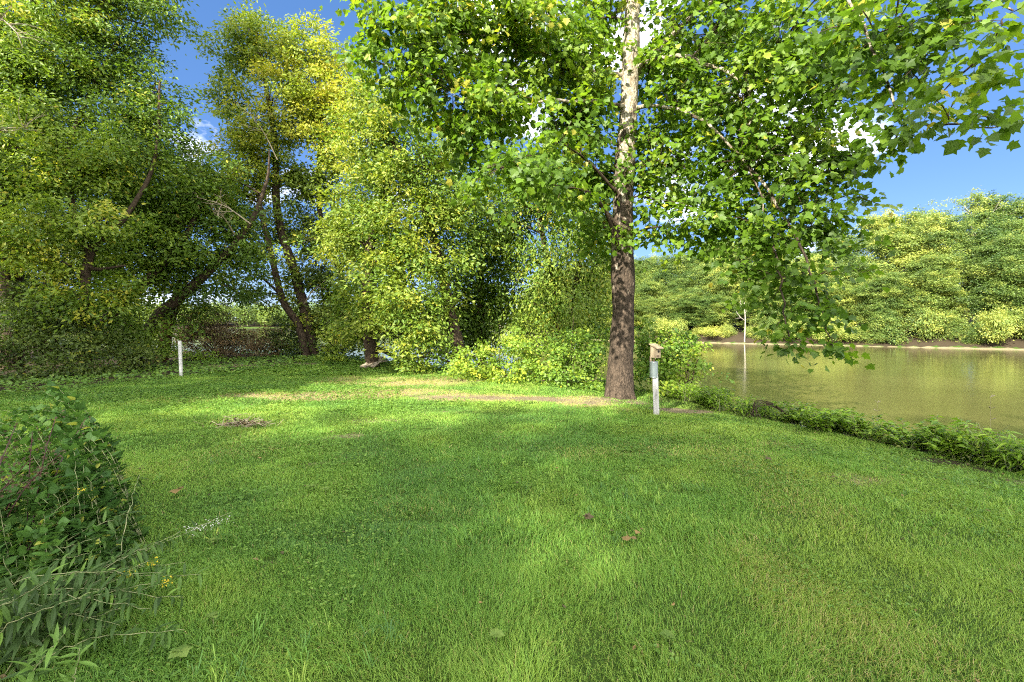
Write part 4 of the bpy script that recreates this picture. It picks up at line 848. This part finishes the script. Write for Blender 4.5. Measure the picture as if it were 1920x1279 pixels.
# pale seedlings, fallen leaves and twigs on the lawn
for k, (u, v, s, lab) in enumerate(((338, 1256, .10, 'pale lobed seedling leaf at the bottom edge left of centre'), (585, 925, .10, 'pale sycamore seedling in the lawn, larger left one'), (610, 928, .09, 'pale sycamore seedling in the lawn, smaller right one'), (400, 1030, .09, 'pale seedling right below the white flowers'), (400, 1185, .07, 'small fern like pale sprout near the lower left'), (930, 1215, .07, 'pale sprout in the middle of the bottom grass'), (1255, 1215, .07, 'pale lobed sprout at the bottom right of centre'))):
    b = gpt(u, v); t = thing('seedling', lab, 'plant', b, 'pale seedlings in the lawn'); w = MB(); f = MB(); tube(w, [b, b + [0, 0, .068]], [.002, .0015], 5)
    n = 5; an = np.linspace(0, 6.28, n, endpoint=False) + rng.random(); leaves(f, LOBED, np.repeat((b + [0, 0, .07])[None], n, 0), np.stack([np.cos(an), np.sin(an), np.full(n, .1)], -1), np.repeat([[0, 0, 1.0]], n, 0) + rng.normal(size=(n, 3)) * .2, s * .68 * rng.uniform(.5, 1.1, n), rng.random(n))
    w.build('stem', M['stem'], t); f.build('leaves', M['pale_leaf'], t)
for k, (u, v, s, ti, lab) in enumerate(((330, 930, .13, .95, 'curled orange fallen leaf on the lawn near the weeds'), (1097, 987, .10, .3, 'curled brown fallen leaf in the middle of the lawn'), (1180, 1033, .09, .85, 'tan fallen leaf lower right of the brown one'), (1196, 1017, .06, .95, 'small pale fallen leaf beside the tan leaf'), (1435, 873, .10, .4, 'brown fallen leaf towards the river side'))):
    b = gpt(u, v, .07); f = MB(); s *= .72; leaves(f, LOBED, b[None], rng.normal(size=(1, 3)) * [1, 1, .1], np.array([[.1, -.3, 1]]), s, ti); leaves(f, LOBED, b[None] + [[.02, .01, .012]], rng.normal(size=(1, 3)) * [1, 1, .1], np.array([[-.3, .2, 1]]), s * .6, ti * .8)
    o = f.build('fallen_leaf', M['brown_leaf'], origin=b); tag(o, lab, 'leaf', 'fallen leaves on the lawn')
b = gpt(455, 798); t = thing('twig_heap', 'small heap of grey twigs and dead leaves on the left lawn', 'twigs', b); w = MB(); f = MB()
for k in range(60):
    a = rng.uniform(0, 6.28); c = b + np.array([rng.normal() * .22, rng.normal() * .09, .03 + abs(rng.normal()) * .04]); d = np.array([math.cos(a), math.sin(a), rng.normal() * .35]) * rng.uniform(.06, .16); tube(w, [c - d, c + d], [.004, .003], 4)
n = 130; leaves(f, ROUND, b + rng.normal(size=(n, 3)) * [.22, .09, .025] + [0, 0, .06], rng.normal(size=(n, 3)), rng.normal(size=(n, 3)) + [0, 0, .6], .05, rng.random(n) * .7)
w.build('twigs', M['stem_dry'], t); f.build('dead_leaves', M['brown_leaf'], t)

# ------------------------------------------------------------------ posts, birdhouse and boards
M['white_paint'] = plain('white_paint', (.40, .40, .37), (.66, .66, .63), 25, .55, bump=.1, stretch=(1, 1, .15), lo=.3, hi=.55)
M['worn_paint'] = plain('worn_white_paint', (.16, .15, .12), (.52, .51, .48), 16, .7, bump=.25, stretch=(1, 1, .2), lo=.28, hi=.5)
M['zinc'] = plain('weathered_zinc', (.19, .24, .24), (.30, .35, .34), 12, .45, .55, .1, (1, 1, .3))
M['old_wood'] = plain('weathered_wood', (.20, .15, .09), (.46, .37, .24), 18, .85, bump=.3, stretch=(1, 1, .2))
M['board_wood'] = plain('pale_board_wood', (.34, .27, .18), (.62, .53, .40), 14, .8, bump=.25, stretch=(.2, 2, 2))
M['hole'] = plain('hole_dark', (.012, .009, .007), (.02, .015, .01), 10, .9)
M['rust'] = plain('rusty_pipe', (.09, .05, .03), (.22, .15, .10), 30, .7, .4)

b = gpt(340, 706); q = P(340, 706, b[1]); t = thing('white_post', 'plain round white marker post standing alone on the left lawn', 'post', b)
w = MB(); tp = P(337, 640, b[1]); tube(w, curve([b - [0, 0, .05], tp], 8), .047, 16); w.build('pole', M['white_paint'], t, smooth=False)
w = MB(); tube(w, [tp, tp + [0, 0, .012]], [.05, .046], 16); w.build('cap', M['white_paint'], t)

Yb = 8.08; base = P(1231, 776, Yb); base[2] = float(gz(base[0], base[1]))
bh = thing('birdhouse_post', 'worn white wooden post with a grey metal sleeve and a weathered birdhouse on top', 'birdhouse', base)
top = P(1228, 682, Yb); rz = R(-24)
w = MB(); d = (top - base); H = np.linalg.norm(d); lean = math.atan2(d[0], d[2])
box(w, base + d * .5 - [0, 0, .03], (.092, .092, H + .06), rz, ry=lean)
po = w.build('post', M['worn_paint'], bh); bv = po.modifiers.new('bevel', 'BEVEL'); bv.width = .006; bv.segments = 2
# metal predator sleeve: open cylinder with a rolled rim
w = MB(); s0 = P(1226, 707, Yb); s1 = P(1226, 678, Yb)
tube(w, [s0, s0 + [0, 0, .01], s1 - [0, 0, .02], s1 - [0, 0, .012], s1], [.076, .072, .072, .078, .074], 24); w.build('metal_sleeve', M['zinc'], bh, smooth=False)
w = MB(); pb_ = P(1226, 668, Yb); tube(w, [s1 - [0, 0, .05], pb_ + [0, 0, .03]], .016, 10); w.build('mounting_pipe', M['rust'], bh, smooth=True)
# nest box: sloped-top body, overhanging roof board, round entrance, turned a little so that front and left side both show
c = P(1229, 0, Yb); zb = P(0, 671, Yb)[2]; zt_f = P(0, 652, Yb)[2]; zt_b = P(0, 647, Yb)[2]
W_, D_ = .125, .13; ca, sa = math.cos(R(28)), math.sin(R(28))
def rot(x, y): return np.array([c[0] + x * ca - y * sa, c[1] + x * sa + y * ca])
w = MB(); vv = []
for (x, y, zt) in ((-W_ / 2, -D_ / 2, zt_f), (W_ / 2, -D_ / 2, zt_f), (W_ / 2, D_ / 2, zt_b), (-W_ / 2, D_ / 2, zt_b)):
    px, py = rot(x, y); vv += [[px, py, zb], [px, py, zt]]
w.add(vv, [[0, 2, 3, 1], [2, 4, 5, 3], [4, 6, 7, 5], [6, 0, 1, 7], [0, 6, 4, 2], [1, 3, 5, 7]])
body = w.build('nest_box', M['old_wood'], bh); bv = body.modifiers.new('bevel', 'BEVEL'); bv.width = .004
w = MB(); vv = []
sl = (zt_b - zt_f) / D_
for dz in (.002, .020):
    for (x, y) in ((-W_ / 2 - .018, -D_ / 2 - .05), (W_ / 2 + .018, -D_ / 2 - .05), (W_ / 2 + .018, D_ / 2 + .012), (-W_ / 2 - .018, D_ / 2 + .012)):
        px, py = rot(x, y); vv.append([px, py, zt_f + sl * (y + D_ / 2) + dz])
w.add(vv, [[3, 2, 1, 0], [4, 5, 6, 7], [0, 1, 5, 4], [1, 2, 6, 5], [2, 3, 7, 6], [3, 0, 4, 7]])
ro = w.build('roof', M['old_wood'], body, origin=np.array(bh.location))
w = MB(); th = np.linspace(0, 6.283, 18, endpoint=False); zc = zb + (zt_f - zb) * .64
V = [[*rot(.008 + .022 * math.cos(a), -D_ / 2 - .003), zc + .022 * math.sin(a)] for a in th] + [[*rot(.008 + .022 * math.cos(a), -D_ / 2 + .004), zc + .022 * math.sin(a)] for a in th]
w.add(V, [list(range(18))]); w.add(V, [[i, (i + 1) % 18, 18 + (i + 1) % 18, 18 + i] for i in range(18)]); w.build('entrance_hole', M['hole'], body, origin=np.array(bh.location))
w = MB(); px, py = rot(-.012, -D_ / 2 - .004); box(w, (px, py, zb + .035), (.05, .007, .03), R(28)); w.build('gnawed_patch', M['rust'], body, origin=np.array(bh.location))
w = MB(); px, py = rot(-W_ / 2 + .02, D_ / 2 - .01); box(w, (px - .01, py, zb - .02), (.03, .02, .1), R(28)); w.build('back_batten', M['old_wood'], body, origin=np.array(bh.location))

# loose boards leaning on the bushes
for k, (u0, v0, u1, v1, lab) in enumerate(((676, 686, 712, 668, 'pale weathered board, leftmost of the board pile by the bushes'), (686, 688, 716, 669, 'pale weathered board, second from left in the pile'), (697, 689, 720, 671, 'tan board on the right side of the pile'), (680, 687, 724, 676, 'pale board lying lowest under the pile'))):
    a = P(u0, v0, 16.2 - .1 * k); a[2] = float(gz(a[0], a[1])) + .03 + .02 * k; e = P(u1, v1, 16.9 + .05 * k); d = e - a; l = np.linalg.norm(d); w = MB()
    box(w, (0, 0, 0), (l, .14, .028)); o = w.build('board', M['board_wood'], origin=(0, 0, 0)); o.location = list((a + e) / 2)
    o.rotation_euler = Vector(d).to_track_quat('X', 'Z').to_euler(); o.rotation_euler.rotate_axis('X', R([12, -8, 20, 0][k])); tag(o, lab, 'board', 'boards piled by the bushes')

# ------------------------------------------------------------------ trees behind the viewer that shade the lawn
SUN_AZ, SUN_EL = R(212), R(34)
sp = []
for p_, q_, h_ in ((-15, 21, .74), (-11, 24, .80), (-7.5, 21, .79), (-3.5, 23, .90), (0, 21, 1.06), (3.5, 24, 1.25), (7, 21, 1.22), (11, 24, 1.3)):
    sp.append((-.53 * q_ + .848 * p_, -.848 * q_ - .53 * p_, h_))
sp += [(-13.2, 4.4, .60), (-16.5, 7.5, .66), (-14.0, .5, .58), (-18.5, 2.5, .7)]
shade = None
for k, (x, y, q) in enumerate(sp):
    lab = f'large leafy shade tree behind the viewpoint, {ORD[k]} of the row'
    if shade is None:
        keep = rng; rng = np.random.default_rng(400)
        lobes = [(np.array([math.cos(a) * r_, math.sin(a) * r_, h]), np.array([1.9, 1.9, 1.4]), 1, 0) for a, r_, h in [(i * 2.4, 2.9 * (1 - abs(i / 26 - .45) * 1.1), 6 + i * .56) for i in range(26)]]
        shade = tree('shade_tree', lab, 'tree', [([np.array([0, 0, -.2]), np.array([0, .1, 4]), np.array([.2, 0, 12]), np.array([0, 0, 20])], [.35, .28, .2, .05])], lobes, M['mid'], M['bark'], size=.24, dens=78, per=22, spray_r=.45, thick=1, twigs=.1, group='trees behind the viewpoint')
        rng = keep; shade.location = (x, y, 0); shade.scale = (q, q, q)
    else: dup(shade, (x, y, 0), k * 1.13 + .4, (q, q, q), lab, 'trees behind the viewpoint')

# ------------------------------------------------------------------ sky, sun, camera
w = bpy.data.worlds.new('World'); scene.world = w; w.use_nodes = True; nt = w.node_tree; nt.nodes.clear(); L = nt.links.new
N = lambda t, **k: _node(nt, t, k)
sky = N('ShaderNodeTexSky', sky_type='NISHITA', sun_disc=False, sun_elevation=SUN_EL, sun_rotation=SUN_AZ, altitude=100, air_density=.8, dust_density=.25, ozone_density=2.0)
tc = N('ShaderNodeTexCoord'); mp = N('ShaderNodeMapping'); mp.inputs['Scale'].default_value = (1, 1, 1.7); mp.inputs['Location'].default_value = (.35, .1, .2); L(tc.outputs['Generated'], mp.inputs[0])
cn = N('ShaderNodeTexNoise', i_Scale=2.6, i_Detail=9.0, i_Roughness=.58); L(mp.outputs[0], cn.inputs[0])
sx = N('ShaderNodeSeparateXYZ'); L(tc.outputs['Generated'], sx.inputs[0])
# unseen broken cloud added overhead and behind to brighten the shade, only wisps ahead
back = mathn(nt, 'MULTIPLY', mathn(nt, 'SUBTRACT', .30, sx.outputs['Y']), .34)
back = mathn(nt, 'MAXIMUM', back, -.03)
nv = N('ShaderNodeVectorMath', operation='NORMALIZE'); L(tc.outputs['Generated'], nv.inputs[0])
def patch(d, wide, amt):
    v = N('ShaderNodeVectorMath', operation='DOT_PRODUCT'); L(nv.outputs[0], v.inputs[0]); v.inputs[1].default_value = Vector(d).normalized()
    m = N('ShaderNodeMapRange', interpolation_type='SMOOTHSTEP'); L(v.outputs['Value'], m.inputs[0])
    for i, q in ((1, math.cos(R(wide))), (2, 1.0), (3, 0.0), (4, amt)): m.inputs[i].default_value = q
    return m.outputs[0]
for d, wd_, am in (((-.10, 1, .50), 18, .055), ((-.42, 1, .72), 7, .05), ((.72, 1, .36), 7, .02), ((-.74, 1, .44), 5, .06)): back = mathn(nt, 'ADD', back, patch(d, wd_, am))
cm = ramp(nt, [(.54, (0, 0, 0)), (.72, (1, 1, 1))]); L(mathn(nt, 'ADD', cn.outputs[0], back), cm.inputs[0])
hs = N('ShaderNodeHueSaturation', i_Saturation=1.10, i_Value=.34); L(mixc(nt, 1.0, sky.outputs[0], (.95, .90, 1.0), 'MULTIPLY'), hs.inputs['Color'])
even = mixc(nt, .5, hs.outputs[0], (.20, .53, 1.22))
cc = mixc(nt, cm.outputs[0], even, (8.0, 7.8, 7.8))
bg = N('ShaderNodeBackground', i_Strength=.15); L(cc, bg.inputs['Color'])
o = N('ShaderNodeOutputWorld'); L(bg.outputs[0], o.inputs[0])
sl = bpy.data.lights.new('sun', 'SUN'); sl.energy = 4.0; sl.angle = R(.5); sl.color = (1, .93, .80)
so = bpy.data.objects.new('sun', sl); COL.objects.link(so)
sd = Vector((math.sin(SUN_AZ) * math.cos(SUN_EL), math.cos(SUN_AZ) * math.cos(SUN_EL), math.sin(SUN_EL)))
so.rotation_euler = sd.to_track_quat('Z', 'Y').to_euler(); so.location = sd * 60

cam = bpy.data.cameras.new('camera'); co = bpy.data.objects.new('camera', cam); COL.objects.link(co)
cam.sensor_width = 36; cam.lens = 36 * F / 1920; cam.shift_y = -(639.5 - HZ) / 1920; cam.clip_end = 3000; cam.clip_start = .05
co.location = (0, 0, CH); co.rotation_euler = (R(90), 0, 0); scene.camera = co
vs = scene.view_settings; vs.view_transform = 'Standard'; vs.look = 'None'; vs.exposure = 2.3; vs.gamma = 1
cy = scene.cycles
cy.max_bounces = 6; cy.diffuse_bounces = 3; cy.glossy_bounces = 3; cy.transmission_bounces = 4; cy.transparent_max_bounces = 4
cy.filter_width = 1.1; cy.use_denoising = DENOISE
cy.caustics_reflective = False; cy.caustics_refractive = False; cy.sample_clamp_indirect = 6
